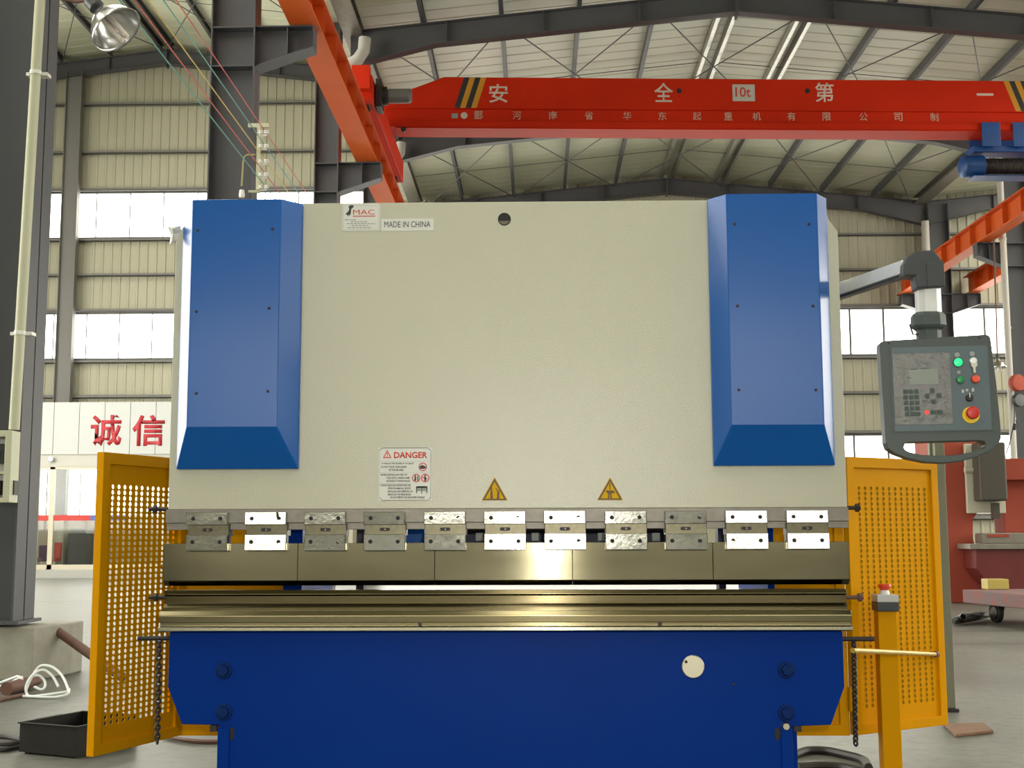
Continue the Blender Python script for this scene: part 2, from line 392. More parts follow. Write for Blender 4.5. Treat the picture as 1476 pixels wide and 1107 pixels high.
# roofs: plain sheet above the bays in view, skylight strips added out of view for more daylight
def roof(name, zf, x0, xr, x1, sky, YS, YA=-8.0):
    m = MB()
    sheet_roof(m, (x0, xr, x1), zf, YS, YB)
    sheet_roof(m, (x0, xr, x1), zf, YF, YA)
    cuts = []
    for a, b in ((x0, xr), (xr, x1)):
        c = (a + b) / 2; cuts.append((c - sky / 2, c + sky / 2))
    sheet_roof(m, (x0, cuts[0][0]), zf, YA, YS)
    sheet_roof(m, (cuts[0][1], xr, cuts[1][0]), zf, YA, YS)
    sheet_roof(m, (cuts[1][1], x1), zf, YA, YS)
    struct(m.build(name, ROOFC))
    for a, b in cuts:
        WN[0] += 1
        fr = MB()
        for k in range(12):
            yy = YA + (YS - YA) * k / 11
            fr.beam((a, yy, zf(a) + .01), (b, yy, zf(b) + .01), .06, .05)
        o = struct(fr.build('window_%d' % WN[0], WINFR))
        g = MB(); g.prism([(a, zf(a)), (b, zf(b)), (b, zf(b) + .01), (a, zf(a) + .01)], 'y', YA, YS); g.build('pane', PANE, o)
        pl = bpy.data.lights.new('sky_portal', 'AREA'); pl.shape = 'RECTANGLE'; pl.size = b - a; pl.size_y = YS - YA; pl.cycles.is_portal = True
        po = bpy.data.objects.new('sky_portal', pl); COL.objects.link(po)
        po.location = ((a + b) / 2, (YA + YS) / 2, zf((a + b) / 2) - .08); po.rotation_euler = (0, atan((zf(a) - zf(b)) / (b - a)), 0)
SKY = 1.5
roof('ceiling', zr_main, RID - HALF - .3, RID, RID + HALF + .1, .75, 1.0, -20.0)
roof('ceiling_left', zr_left, XL, -10.3, -3.6, 2.2, 23.5)
roof('ceiling_right', zr_right, RID + HALF + .1, RID + 2 * HALF, XR, 2.6, 28.0)

# ------------------------------------------------------------------ steel frame
def rafter(xc, half, ztop, slope, Y, label, deep=.41, hl=True, hr=True):
    m = MB()
    def zt(x): return ztop - slope * abs(x - xc)
    for s in (-1, 1):
        e = xc + s * half; h = xc + s * (half - 1.55)
        top = [(xc, zt(xc)), (e, zt(e))]
        bot = [(e, zt(e) - deep - .24), (h, zt(h) - deep), (xc, zt(xc) - deep)]
        m.prism(top + bot, 'y', Y - .006, Y + .006)
        m.prism([(xc, zt(xc)), (e, zt(e)), (e, zt(e) - .016), (xc, zt(xc) - .016)], 'y', Y - .11, Y + .11)
        b = bot[::-1]
        m.prism(b + [(p[0], p[1] + .016) for p in b[::-1]], 'y', Y - .11, Y + .11)
        for q in (.25, .5, .75):
            x = xc + s * half * q; m.box(x - .005, x + .005, Y - .10, Y + .10, zt(x) - deep + .0 , zt(x) - .016)
    m.box(xc - .02, xc + .02, Y - .12, Y + .12, zt(xc) - deep - .07, zt(xc))
    o = m.build('roof_rafter', STEELGREY); tag(o, label, 'rafter', 'roof rafters'); return o
rafter(RID, HALF - .1, 10.77, .1, 17, 'dark grey roof rafter nearest the camera, crossing above the red crane')
rafter(RID, HALF - .1, 10.77, .1, 23, 'dark grey roof rafter just behind and under the red crane girder')
rafter(RID, HALF - .1, 10.77, .1, 29, 'dark grey roof rafter against the far wall, above the cream machine')
rafter(-10.3, 6.4, 14.60, .12, 29, 'dark grey roof rafter of the tall left bay against the far wall')
rafter(RID + 2 * HALF, HALF - .1, 10.77, .1, 29, 'dark grey roof rafter of the right bay behind the right columns')

def purlin(x, zf, y0, y1, label, m=STEELGREY, w=.075, h=.19):
    z = zf(x); mb = MB()
    mb.box(x - w / 2, x - w / 2 + .012, y0, y1, z - h - .005, z - .03)
    mb.box(x - w / 2, x + w / 2, y0, y1, z - h - .013, z - h - .001)
    mb.box(x - w / 2, x + w / 2, y0, y1, z - .042, z - .03)
    mb.box(x + w / 2 - .012, x + w / 2, y0, y1, z - h - .005, z - h + .02)
    o = mb.build('roof_purlin', m); return tag(o, label, 'purlin', 'roof purlins')
ords = ['first', 'second', 'third', 'fourth']
for s, side in ((-1, 'left'), (1, 'right')):
    purlin(RID + s * .15, zr_main, 11, YB - .3, 'galvanised roof purlin beside the ridge, %s of the ridge pair' % side, GALV)
    for k in range(1, 5):
        x = RID + s * 1.41 * k
        if s == 1 and k == 1:
            for q, nm in ((-.09, 'left'), (.14, 'right')): purlin(x + q, zr_main, 11, YB - .3, 'shiny galvanised purlin right of the ridge, %s one of a close pair' % nm, GALV)
        else:
            purlin(x, zr_main, 11, YB - .3, 'dark grey roof purlin, %s from the ridge on the %s slope' % (ords[k-1], side))
    mb = MB(); x = RID + s * 6.9; z = zr_main(x)
    mb.box(x - .17, x + .17, 11, YB - .3, z - .30, z - .28); mb.box(x - .012, x + .012, 11, YB - .3, z - .28, z - .10); mb.box(x - .17, x + .17, 11, YB - .3, z - .10, z - .08)
    tag(mb.build('eave_strut', GREYST), 'wide grey eave strut along the %s column row of the main bay' % side, 'strut', 'eave struts')
for i, x in enumerate((-5.9, -7.3, -8.72, -10.15, -10.45, -11.85, -13.25, -14.65)):
    purlin(x, zr_left, 14, YB - .3, 'dark roof purlin of the tall left bay, number %s from its right edge' % ['one', 'two', 'three', 'four', 'five', 'six', 'seven', 'eight'][i])

def rod(a, b, r, name, label, cat, group, m=STEELGREY):
    mb = MB(); mb.cyl(a, b, r, 6)
    return tag(mb.build(name, m), label, cat, group)
px = [RID - 6.62, RID - 4.2, RID - 1.45, RID + 1.45, RID + 4.2, RID + 6.62]
bays = ((17.1, 22.9, 'nearest roof bay'), (23.1, 28.9, 'far roof bay behind crane'))
pn = ['leftmost', 'second from left', 'middle', 'second from right', 'rightmost']
for y0, y1, bl in bays:
    for i, (a, b) in enumerate(zip(px, px[1:])):
        za, zb = zr_main(a) - .30, zr_main(b) - .30
        for k, (p, q) in enumerate((((a, y0, za), (b, y1, zb)), ((b, y0, zb), (a, y1, za)))):
            if k: p, q = Vector(p) - Vector((0, 0, .035)), Vector(q) - Vector((0, 0, .035))
            rod(p, q, .013, 'bracing_rod', 'thin bracing rod running away %s, %s roof panel, %s' % ('right' if k == 0 else 'left', pn[i], bl), 'rod', 'roof bracing rods')
    ym = (y0 + y1) / 2 + .6
    for s, side in ((-1, 'left'), (1, 'right')):
        x0, x1 = RID + s * .2, RID + s * 6.7
        rod((x0, ym, zr_main(x0) - .12), (x1, ym, zr_main(x1) - .12), .008, 'sag_rod', 'thin sag rod across the purlins of the %s slope, %s' % (side, bl), 'rod', 'sag rods')
for i, (a, b) in enumerate(((-13.2, -10.3), (-10.3, -7.3), (-7.3, -4.4))):
    za, zb = zr_left(a) - .28, zr_left(b) - .28
    nm = ['left', 'middle', 'right'][i]
    rod((a, 22.8, za), (b, 28.8, zb), .013, 'bracing_rod', 'thin bracing rod under the tall left bay roof, %s panel, running away right' % nm, 'rod', 'left bay bracing rods')
    rod((b, 22.8, zb - .035), (a, 28.8, za - .035), .013, 'bracing_rod', 'thin bracing rod under the tall left bay roof, %s panel, running away left' % nm, 'rod', 'left bay bracing rods')
rod((-16.5, 25.6, zr_left(-16.5) - .13), (-10.4, 25.6, zr_left(-10.4) - .13), .009, 'sag_rod', 'thin sag rod across the left slope of the tall bay roof', 'rod', 'sag rods')
rod((-4.2, 25.6, zr_left(-4.2) - .13), (-10.2, 25.6, zr_left(-10.2) - .13), .009, 'sag_rod', 'thin sag rod across the right slope of the tall bay roof', 'rod', 'sag rods')

# girts on the far wall
GZ = [(13.15, XL, -3.8, 'topmost on the tall left wall'), (11.75, XL, -3.8, 'second from the top on the tall left wall'),
      (10.68, XL, -3.8, 'along the head of the top window band'), (9.24, XL, XR, 'along the sill of the top window band'),
      (8.25, XL, XR, 'midway between the top and middle window bands'), (7.25, XL, XR, 'along the head of the middle window band'),
      (5.82, XL, XR, 'along the sill of the middle window band'), (4.85, XL, XR, 'midway between the middle and lower window bands'),
      (3.78, XL, XR, 'along the head of the lower window band'), (1.47, XL, XR, 'along the sill of the lower window band')]
for z, x0, x1, l in GZ:
    mb = MB(); mb.box(x0, x1, YB - .17, YB - .03, z - .05, z - .035); mb.box(x0, x1, YB - .045, YB - .03, z - .05, z + .05); mb.box(x0, x1, YB - .17, YB - .155, z - .05, z + .02)
    tag(mb.build('wall_girt', GIRT), 'grey horizontal wall girt ' + l, 'girt', 'far wall girts')

def column(xr, w, y, dep, z0, z1, label, bracket=None, both=False, name='steel_column', m=COLGREY, zb=7.62, reach=.75):
    t = thing(name, label, 'column', (xr - w / 2, y, z0), 'steel columns')
    b = MB(); x0 = xr - w
    b.box(x0, x0 + .018, y - dep/2, y + dep/2, z0, z1); b.box(xr - .018, xr, y - dep/2, y + dep/2, z0, z1)
    b.box(x0, xr, y - .008, y + .008, z0, z1)
    for z in ([zb, zb - .52] if bracket else []): b.box(x0, xr, y - dep/2 + .01, y + dep/2 - .01, z - .016, z)
    b.build('shaft', m, t)
    p = MB(); p.box(x0 - .05, xr + .05, y - dep/2 - .03, y + dep/2 + .03, z0, z0 + .025)
    p.build('base_plate', m, t)
    for s in ([] if not bracket else ([1, -1] if both else [bracket])):
        k = MB(); xa = xr if s == 1 else x0; xb = xa + s * reach
        k.prism([(xa, zb), (xb, zb), (xb, zb - .26), (xa, zb - .52)], 'y', y - .007, y + .007)
        k.prism([(xa, zb + .016), (xb, zb + .016), (xb, zb), (xa, zb)], 'y', y - .14, y + .14)
        k.prism([(xa, zb - .52), (xb, zb - .26), (xb, zb - .276), (xa, zb - .536)], 'y', y - .14, y + .14)
        xs = xa + s * reach * .55; k.box(xs - .006, xs + .006, y - .13, y + .13, zb - .36, zb)
        k.box(min(xb, xb - s * .014), max(xb, xb - s * .014), y - .13, y + .13, zb - .26, zb)
        k.build('crane_bracket', m, t)
    return t
c0 = column(-3.975, .62, 5.16, .40, .42, 13.6, 'large dark grey steel column at the left edge, on a concrete plinth', name='steel_column')
column(-3.60, .57, 11, .34, 0, 13.6, 'dark grey steel column behind the left blue cover, with insulators on it', bracket=1)
column(-3.47, .43, 17, .34, 0, 13.6, 'dark grey steel column just right of the insulator column, carrying a crane bracket', bracket=1)
column(-3.44, .43, 23, .34, 0, 13.6, 'dark grey steel column mostly hidden behind the left crane runway', bracket=1)
column(10.47 + .55, .55, 23, .34, 0, 10.0, 'grey steel column at the right edge of the photo', bracket=-1, zb=7.48, reach=.62)
column(10.72 + .55, .55, 29, .34, 0, 10.0, 'pale sided grey steel column directly behind the pendant arm elbow', bracket=1, both=True, zb=7.48, reach=.78)
qa, qb = U(90, 300, YB - .3).x, U(113, 300, YB - .3).x
t = MB(); t.box(qa, qa + .02, YB - .42, YB - .2, 0, 14.0); t.box(qb - .02, qb, YB - .42, YB - .2, 0, 14.0); t.box(qa, qb, YB - .33, YB - .315, 0, 14.0)
tag(t.build('wind_column', GIRT), 'grey wind column standing against the far left wall, crossing its windows', 'column')
t = MB(); t.prism([(12.6, 2.0), (12.75, 2.0), (14.1, 7.4), (13.9, 7.4)], 'y', YB - .34, YB - .2)
tag(t.build('wall_brace', STEELGREY), 'slanting grey brace across the right windows, beside the right column', 'brace')
def downpipe(x, y, z0, z1, dx, label, r=.10):
    t = thing('downpipe', label, 'pipe', (x, y, z0), 'white downpipes')
    k = MB(); k.cyl((x, y, z0), (x, y, z1), r, 14); k.build('pipe', IVORYP, t, smooth=True)
    k = MB()
    z = z0 + 1.5
    while z < z1 - .6: k.cyl((x, y, z), (x, y, z + .04), r + .012, 12); z += 2.0
    k.build('pipe_clips', IVORYP, t)
IVORYP = mat('ivory_pipe', (.46, .445, .40), .5)
downpipe(10.385, 22.74, .02, 9.45, 0, 'white rain downpipe running down the left side of the right edge column', .07)
downpipe(10.58, 28.70, .02, 9.45, 0, 'white rain downpipe down the left side of the column behind the pendant elbow')
for yy, lb in ((16.7, 'nearest rafter'), (22.7, 'rafter behind the crane')):
    k = MB(); k.tube([(-3.75, yy, 9.35), (-3.5, yy, 9.33), (-3.28, yy, 9.36), (-3.12, yy, 9.46), (-3.02, yy, 9.62), (-3.0, yy, 9.85)], .11, 12)
    tag(k.build('gutter_outlet', IVORYP, smooth=True), 'white curved gutter outlet pipe under the left end of the ' + lb, 'pipe', 'gutter outlets')
# crane runways
def runway(xc, z0, y0, y1, label, h=.50, w=.30):
    t = thing('crane_runway_beam', label, 'beam', (xc, (y0 + y1) / 2, z0), 'crane runway beams')
    b = MB(); b.box(xc - w/2, xc + w/2, y0, y1, z0, z0 + .02); b.box(xc - .008, xc + .008, y0, y1, z0 + .02, z0 + h - .02)
    b.box(xc - w/2, xc + w/2, y0, y1, z0 + h - .02, z0 + h); b.build('beam', ORANGE, t)
    s = MB(); y = y0 + .4
    while y < y1:
        s.box(xc - w/2 + .02, xc + w/2 - .02, y - .005, y + .005, z0 + .06, z0 + h - .02); y += 1.0
    o = s.build('stiffener_plates', ORANGE, t); 
    r = MB(); r.box(xc - .03, xc + .03, y0, y1, z0 + h, z0 + h + .09); r.build('rail', RUST, t)
    return t
runway(-2.97, 7.642, 6.0, 29.2, 'orange crane runway beam along the left column row, running into the distance', w=.38)
runway(10.02, 7.50, 6.0, 29.2, 'orange crane runway beam on the main bay side of the right columns')
runway(11.85, 7.50, 22.0, 29.2, 'orange crane runway beam beyond the right columns, lower in the photo')
# ------------------------------------------------------------------ overhead crane
GA = math.atan2(.62, 13.3)
G0 = Vector((-3.06, 18.15, 0))
GM = Matrix.Translation(G0) @ Matrix.Rotation(GA, 4, 'Z')
def G(x, y):                           # picture point -> (distance along the girder, height) on its front face
    r = CM @ Vector(((x - 738) / FPX, -(y - 553.5) / FPX, -1)); n = Vector((-sin(GA), cos(GA), 0))
    p = CP + r * ((G0 - CP).dot(n) / r.dot(n))
    return (p - G0).dot(Vector((cos(GA), sin(GA), 0))), p.z
gx = lambda x, y=140: G(x, y)[0]
zt, zb = G(800, 112)[1], G(800, 183.5)[1]
z1, z2 = G(800, 157)[1], G(800, 175)[1]
crane = thing('bridge_crane', 'red overhead bridge crane girder spanning the hall with white characters', 'crane', (3.6, 18.5, zb))
gl, gr_ = gx(640), 12.7
zn = G(560, 148)[1]
b = MB()
b.prism([(gl, zt), (gr_, zt), (13.3, zn), (13.3, z1), (.05, z1), (.05, zn)], 'y', 0, .55)
b.xf(GM); b.build('box_girder', RED, crane, bevel=.008)
b = MB(); b.box(.25, 13.1, .06, .50, z2, z1); b.xf(GM); b.build('girder_web', RED, crane)
b = MB(); b.prism([(.45, zb), (13.0, zb), (13.2, z2), (-.02, z2), (.1, z2 - .12)], 'y', .0, .55); b.xf(GM); b.build('girder_flange', RED, crane, bevel=.006)
b = MB(); b.box(.45, 13.0, .03, .58, zb - .02, zb); b.xf(GM); b.build('track_flange', RED, crane)
# end carriage riding on the left runway
eb = MB(); zc0 = 8.26
eb.box(-3.06, -2.72, 15.6, 20.6, zc0 + .06, zc0 + .5)
ec = eb.build('end_carriage', RED, crane, bevel=.01)
for y in (15.95, 20.25):
    wb = MB(); wb.cyl((-2.98, y, zc0 + .12), (-2.80, y, zc0 + .12), .145, 20); wb.build('wheel', BLACK, ec)
mb = MB(); mb.cyl((-2.70, 16.1, zc0 + .30), (-2.52, 16.1, zc0 + .30), .16, 18); mb.box(-2.70, -2.6, 15.9, 16.3, zc0 + .05, zc0 + .55); mb.build('gearbox', BLACK, crane, bevel=.01)
mb = MB(); mb.lathe([(.10, 0), (.125, .03), (.125, .38), (.10, .42)], (-2.52, 16.1, zc0 + .30), (1, 0, 0), 18); mb.build('drive_motor', mat('motor_grey', (.13, .13, .12), .5), crane)
mb = MB(); mb.box(-3.04, -2.74, 15.42, 15.6, zc0 + .2, zc0 + .6); mb.build('buffer_plate', RED, crane)
for i, (xa, c) in enumerate(((655, INK), (663, SIGNY), (671, INK), (679, SIGNY))):
    a = gx(xa, 155); w = gx(xa + 8, 155) - a; lean = gx(xa + 14, 115) - gx(xa, 115)
    m_ = MB(); m_.prism([(a, z1 + .01), (a + w, z1 + .01), (a + w + lean, zt - .005), (a + lean, zt - .005)], 'y', -.003, .002); m_.xf(GM)
    m_.build('hazard_stripe', mat('hazard_amber', (.55, .25, .01), .5) if c is SIGNY else c, crane)
for i, (xa, c) in enumerate(((1446, SIGNY), (1454, INK), (1462, SIGNY), (1470, INK), (1478, SIGNY))):
    a = gx(xa, 115); w = gx(xa + 8, 115) - a; lean = gx(xa + 16, 155) - gx(xa, 155)
    m_ = MB(); m_.prism([(a + lean, z1 + .01), (a + w + lean, z1 + .01), (a + w, zt - .005), (a, zt - .005)], 'y', -.003, .002); m_.xf(GM)
    m_.build('hazard_stripe', MATS['hazard_amber'] if c is SIGNY else c, crane)
CHARM = mat('girder_lettering', (.62, .50, .42), .6)
for s, x0, x1, y0, y1, bo in (('安', 705, 732, 121, 148, .012), ('全', 943, 970, 119, 147, .012), ('第', 1175, 1202, 119, 147, .012)):
    text('lettering', s, CHARM, gx(x0), gx(x1), G(x0, y1)[1], G(x0, y0)[1], -.002, crane, bo, M=GM)
m_ = MB(); m_.box(gx(1408), gx(1432), -.004, 0, G(1420, 138)[1], G(1420, 134.6)[1]); m_.xf(GM); m_.build('lettering', CHARM, crane)
SMALLC = mat('girder_small_lettering', (.56, .40, .30), .6)
for s, x in zip('郾河南省华东起重机有限公司制', (690, 745, 797, 849, 904, 955, 1005, 1050, 1091, 1141, 1192, 1245, 1295, 1347)):
    yy = 157.5 + (x - 690) * .004
    text('lettering', s, SMALLC, gx(x - 6), gx(x + 6), G(x, yy + 13)[1], G(x, yy + 1)[1], .058, crane, .006, M=GM)
m_ = MB(); m_.cyl((gx(669), .058, G(669, 165)[1]), (gx(669), .055, G(669, 165)[1]), .065, 20); m_.xf(GM); m_.build('round_emblem', CHARM, crane)
m_ = MB(); m_.box(gx(651), gx(660), .055, .06, G(655, 169)[1], G(655, 162)[1]); m_.xf(GM); m_.build('plate', GREYINK, crane)
m_ = MB(); m_.box(gx(1056), gx(1088), -.012, 0, G(1070, 146)[1], G(1070, 122)[1]); m_.xf(GM); pl = m_.build('capacity_sign', mat('sign_ivory', (.50, .48, .42), .5), crane)
text('lettering', '10t', REDINK, gx(1060), gx(1082), G(1070, 140)[1], G(1070, 126)[1], -.013, pl, .01, M=GM)
for x, y in ((979, 131), (1164, 131)):
    m_ = MB(); m_.cyl((gx(x), -.004, G(x, y)[1]), (gx(x), .01, G(x, y)[1]), .05, 16); m_.xf(GM); m_.build('hole', DARK, crane)
m_ = MB(); m_.cyl((gx(582), -.03, G(582, 187)[1]), (gx(582), .02, G(582, 187)[1]), .05, 12); m_.xf(GM); m_.build('bolt_head', BLACK, crane)

# hoist hanging from the girder
h0 = gx(1392, 235); zc = G(1400, 234)[1]
hoist = thing('rope_hoist', 'blue electric rope hoist hanging under the right end of the red girder', 'hoist', GM @ Vector((h0 + .9, .28, zc - .25)))
m_ = MB(); m_.lathe([(.13, 0), (.205, .04), (.22, .06), (.22, .42), (.20, .44)], (h0, .28, zc), (1, 0, 0), 24); m_.xf(GM); m_.build('motor', HOISTB, hoist, smooth=True)
m_ = MB(); m_.cyl((h0 + .44, .28, zc), (h0 + 1.35, .28, zc), .15, 20)
for k in range(14): m_.lathe([(.15, 0), (.165, .012), (.15, .024)], (h0 + .5 + k * .055, .28, zc), (1, 0, 0), 20)
m_.xf(GM); m_.build('rope_drum', mat('drum_dark', (.05, .04, .035), .5, .4), hoist)
m_ = MB(); m_.cyl((h0 + 1.35, .28, zc), (h0 + 1.75, .28, zc), .21, 20); m_.xf(GM); m_.build('gearbox', HOISTB, hoist)
m_ = MB(); m_.box(h0 + .2, h0 + 1.6, .08, .48, zc + .24, zc + .36); m_.box(h0 + .2, h0 + 1.6, .08, .48, zc - .235, zc - .215); m_.xf(GM); m_.build('frame', HOISTB, hoist, bevel=.01)
for q in (.32, .92):
    m_ = MB(); m_.box(h0 + q, h0 + q + .36, -.05, -.03, zc + .3, zb + .14); m_.box(h0 + q, h0 + q + .36, .585, .605, zc + .3, zb + .14)
    for y in (-.03, .52): m_.cyl((h0 + q + .1, y, zb + .075), (h0 + q + .1, y + .065, zb + .075), .07, 14)
    m_.box(h0 + q + .13, h0 + q + .23, -.03, .585, zc + .31, zc + .34); m_.xf(GM); m_.build('trolley', HOISTB, hoist, bevel=.012)

# ------------------------------------------------------------------ crane supply wires and insulators on the second column
IY = 10.78
ib = thing('insulator_bracket', 'pale upright bracket with white insulators on the second dark column', 'insulator bracket', U(374, 272, IY))
p0, p1 = U(369, 274, IY), U(376, 183, IY)
m_ = MB(); m_.box(p0.x, p1.x, IY - .02, IY + .02, p0.z, p1.z); m_.box(p0.x - .12, p1.x + .1, IY, IY + .04, p1.z, p1.z + .05)
m_.box(p0.x - .1, p1.x, IY, IY + .04, p0.z - .03, p0.z); m_.build('upright', PALEG, ib)
wires = []
for i, (y, c, nm) in enumerate(((190, WRED, 'upper red'), (210, WTEAL, 'upper teal'), (232, WYEL, 'yellow'), (251, WRED, 'lower red'), (269, WTEAL, 'lower teal'))):
    q = U(380, y, IY); k = MB()
    for dx in (-.035, .035):
        k.lathe([(.012, -.03), (.032, -.025), (.032, -.012), (.02, -.006), (.032, 0), (.032, .014), (.012, .02)], (q.x + dx, IY, q.z), (0, 0, 1), 10)
    k.box(p1.x - .01, q.x + .04, IY + .0, IY + .02, q.z - .05, q.z - .035)
    k.build('insulator', PORC, ib)
    m_ = MB(); m_.cyl((q.x, -2, q.z + .03), (q.x, 22.9, q.z + .03), .0065, 6)
    tag(m_.build('supply_wire', c), '%s crane supply wire stretched past the dark columns to the insulators' % nm, 'wire', 'crane supply wires')
y0 = 10.74
pts = [U(368, 223, y0), U(356, 223.5, y0), U(352, 226, y0), U(350.5, 234, y0), U(348.5, 268, y0)]
t = thing('drop_conduit', 'thin bent yellowish conduit with white plug on the second dark column', 'conduit', U(348, 285, y0))
m_ = MB(); m_.tube(pts, .012, 6); m_.build('pipe', mat('conduit_olive', (.30, .28, .12), .5), t)
q = U(348.5, 285, y0); q2 = U(348.5, 274, y0)
m_ = MB(); m_.lathe([(.03, 0), (.04, .03), (.03, q2.z - q.z)], q, (0, 0, 1), 10); m_.build('plug', PORC, t)

# ------------------------------------------------------------------ things on the big left column
pl = MB(); a, b2 = F(50, 979), F(91, 972)
pl.prism([(a.x - .62, a.y - .1), (a.x + .02, a.y - .1), (b2.x + .06, b2.y), (b2.x + .06, b2.y + .25), (a.x - .62, b2.y + .25)], 'z', 0, .40)
tag(pl.build('concrete_plinth', CONCB, bevel=.012), 'stained concrete plinth under the large left column', 'plinth')
t = thing('conduit_pipe', 'long pale green conduit pipe running up the large left column', 'pipe', U(20, 622, 4.86))
yb = 4.86
m_ = MB(); m_.cyl(U(20.3, 619.5, yb), U(59, -20, yb), .040, 14); m_.build('pipe', PALEG, t, smooth=True)
for y in (105, 480):
    x = 20 + (624 - y) * 39 / 644
    q = U(x, y, yb); m_ = MB(); m_.cyl((q.x, q.y, q.z - .015), (q.x, q.y, q.z + .015), .046, 14); m_.box(q.x - .085, q.x + .085, q.y + .02, q.y + .1, q.z - .013, q.z + .013); m_.build('pipe_clip', PORC, t)
bx0, bx1 = U(-16, 725, 4.9), U(27, 622, 4.9)
t = thing('meter_box', 'pale green electrical meter box on the large left column', 'electrical box', (bx0.x, 4.9, bx0.z))
fw = .035
m_ = MB(); m_.plate_hole([(bx0.x, bx0.z), (bx1.x, bx0.z), (bx1.x, bx1.z), (bx0.x, bx1.z)], [(bx0.x + fw, bx0.z + fw), (bx1.x - fw * 1.5, bx0.z + fw), (bx1.x - fw * 1.5, bx1.z - fw * 1.4), (bx0.x + fw, bx1.z - fw * 1.4)], 4.78, 4.94)
m_.build('case', PALEG, t, bevel=.005)
m_ = MB(); m_.box(bx0.x + .02, bx1.x - .03, 4.92, 4.94, bx0.z + .02, bx1.z - .03); m_.build('mounting_plate', WHITE, t)
zm = bx0.z + (bx1.z - bx0.z) * .40
m_ = MB(); m_.box(bx0.x + .03, bx1.x - .05, 4.82, 4.92, zm, zm + .02); m_.build('shelf', IVORY, t)
m_ = MB(); q = U(1, 690, 4.86)
for k in range(5): m_.box(bx0.x + .05 + k * .035, bx0.x + .075 + k * .035, 4.84, 4.92, bx0.z + .06, zm - .05)
m_.build('terminal_block', BLACK, t)
q0, q1 = U(-4, 668, 4.86), U(8, 640, 4.86)
m_ = MB(); m_.box(q0.x, q1.x, 4.83, 4.92, q0.z, q1.z); m_.box(q0.x + .02, q1.x - .02, 4.815, 4.83, q0.z + .03, q1.z - .05); m_.build('breaker', CHARC, t, bevel=.004)

def dome_lamp(c, ax, R, label, mount, arm_to):
    ax = Vector(ax).normalized()
    t = thing('high_bay_lamp', label, 'lamp', c, 'high bay lamps')
    m_ = MB(); c = Vector(c)
    m_.lathe([(R * .22, -R * 1.15), (R * .28, -R * .92), (R * .56, -R * .74), (R * .82, -R * .42), (R * .97, -R * .08), (R * 1.0, 0)], c, ax, 32, cap=False)
    m_.build('shade', LAMPM, t, smooth=True, solid=.004)
    m_ = MB(); m_.lathe([(R * .985, -R*.02), (R * 1.025, -R*.02), (R * 1.025, R * .02), (R * .985, R * .02)], c, ax, 32, cap=False); m_.build('rim', LAMPM, t, smooth=True)
    m_ = MB(); m_.lathe([(R * .20, -R * 1.75), (R * .30, -R * 1.7), (R * .30, -R * 1.3), (R * .2, -R * 1.25)], c, ax, 18); m_.build('ballast_cap', CHARC, t, smooth=True)
    s = ax.orthogonal().normalized(); u = ax.cross(s)
    for k in range(4):
        o_ = c + (s * cos(k * pi / 2) + u * sin(k * pi / 2)) * R * .17
        k_ = MB(); k_.lathe([(R * .10, -R * .75), (R * .10, R * .42), (R * .06, R * .48)], o_, ax, 10); k_.build('lamp_tube', LAMPT, t, smooth=True)
    k_ = MB(); k_.tube(arm_to + [c - ax * R * 1.7], .018, 8); k_.build('arm', RUST, t, smooth=True)
    return t
lc = U(168, 43, 4.6)
vd = (lc - CP).normalized(); rt = vd.cross(Vector((0, 0, 1))).normalized(); upv = rt.cross(vd)
dome_lamp(lc, rt * .56 - upv * .56 - vd * .60, .205, 'large spun metal high bay lamp at the top left corner', None, [U(80, -4, 5.0), U(112, 2, 4.9), U(130, -1, 4.8), U(138, 4, 4.75)])
sc = U(1440, 530, 22.4)
dome_lamp(sc, (.05, -.12, -1), .17, 'small high bay lamp hanging beside the right edge column', None, [Vector((sc.x + .02, 22.4, 7.495)), Vector((sc.x, 22.41, sc.z + 1.0))])
# red pulley block on the right edge column
YP = 22.5
t = thing('pulley_block', 'red and black pulley block with a hanging cord at the right edge column', 'pulley', U(1466, 655, YP))
q = U(1466, 552, YP); m_ = MB(); m_.lathe([(.05, -.09), (.17, -.08), (.185, -.05), (.185, .05), (.17, .08)], q, (-.35, 1, 0), 22); m_.build('red_wheel', SALMON, t, smooth=True)
q2 = U(1468, 577, YP); m_ = MB(); m_.lathe([(.05, -.07), (.135, -.06), (.145, -.03), (.145, .05)], q2, (-.35, 1, 0), 20); m_.build('dark_wheel', CHARC, t, smooth=True)
m_ = MB(); m_.box(q.x + .05, q.x + .42, YP + .1, YP + .16, q.z - .06, q.z + .08); m_.build('mount', RED, t)
m_ = MB(); m_.tube([q2 + Vector((-.10, -.02, -.05)), U(1462, 608, YP), U(1455, 640, YP), U(1450, 654, YP)], .013, 6); q3 = U(1462, 614, YP); m_.cyl(q3 + Vector((0, 0, -.09)), q3 + Vector((.02, 0, .05)), .028, 8); m_.build('cord', BLACK, t)

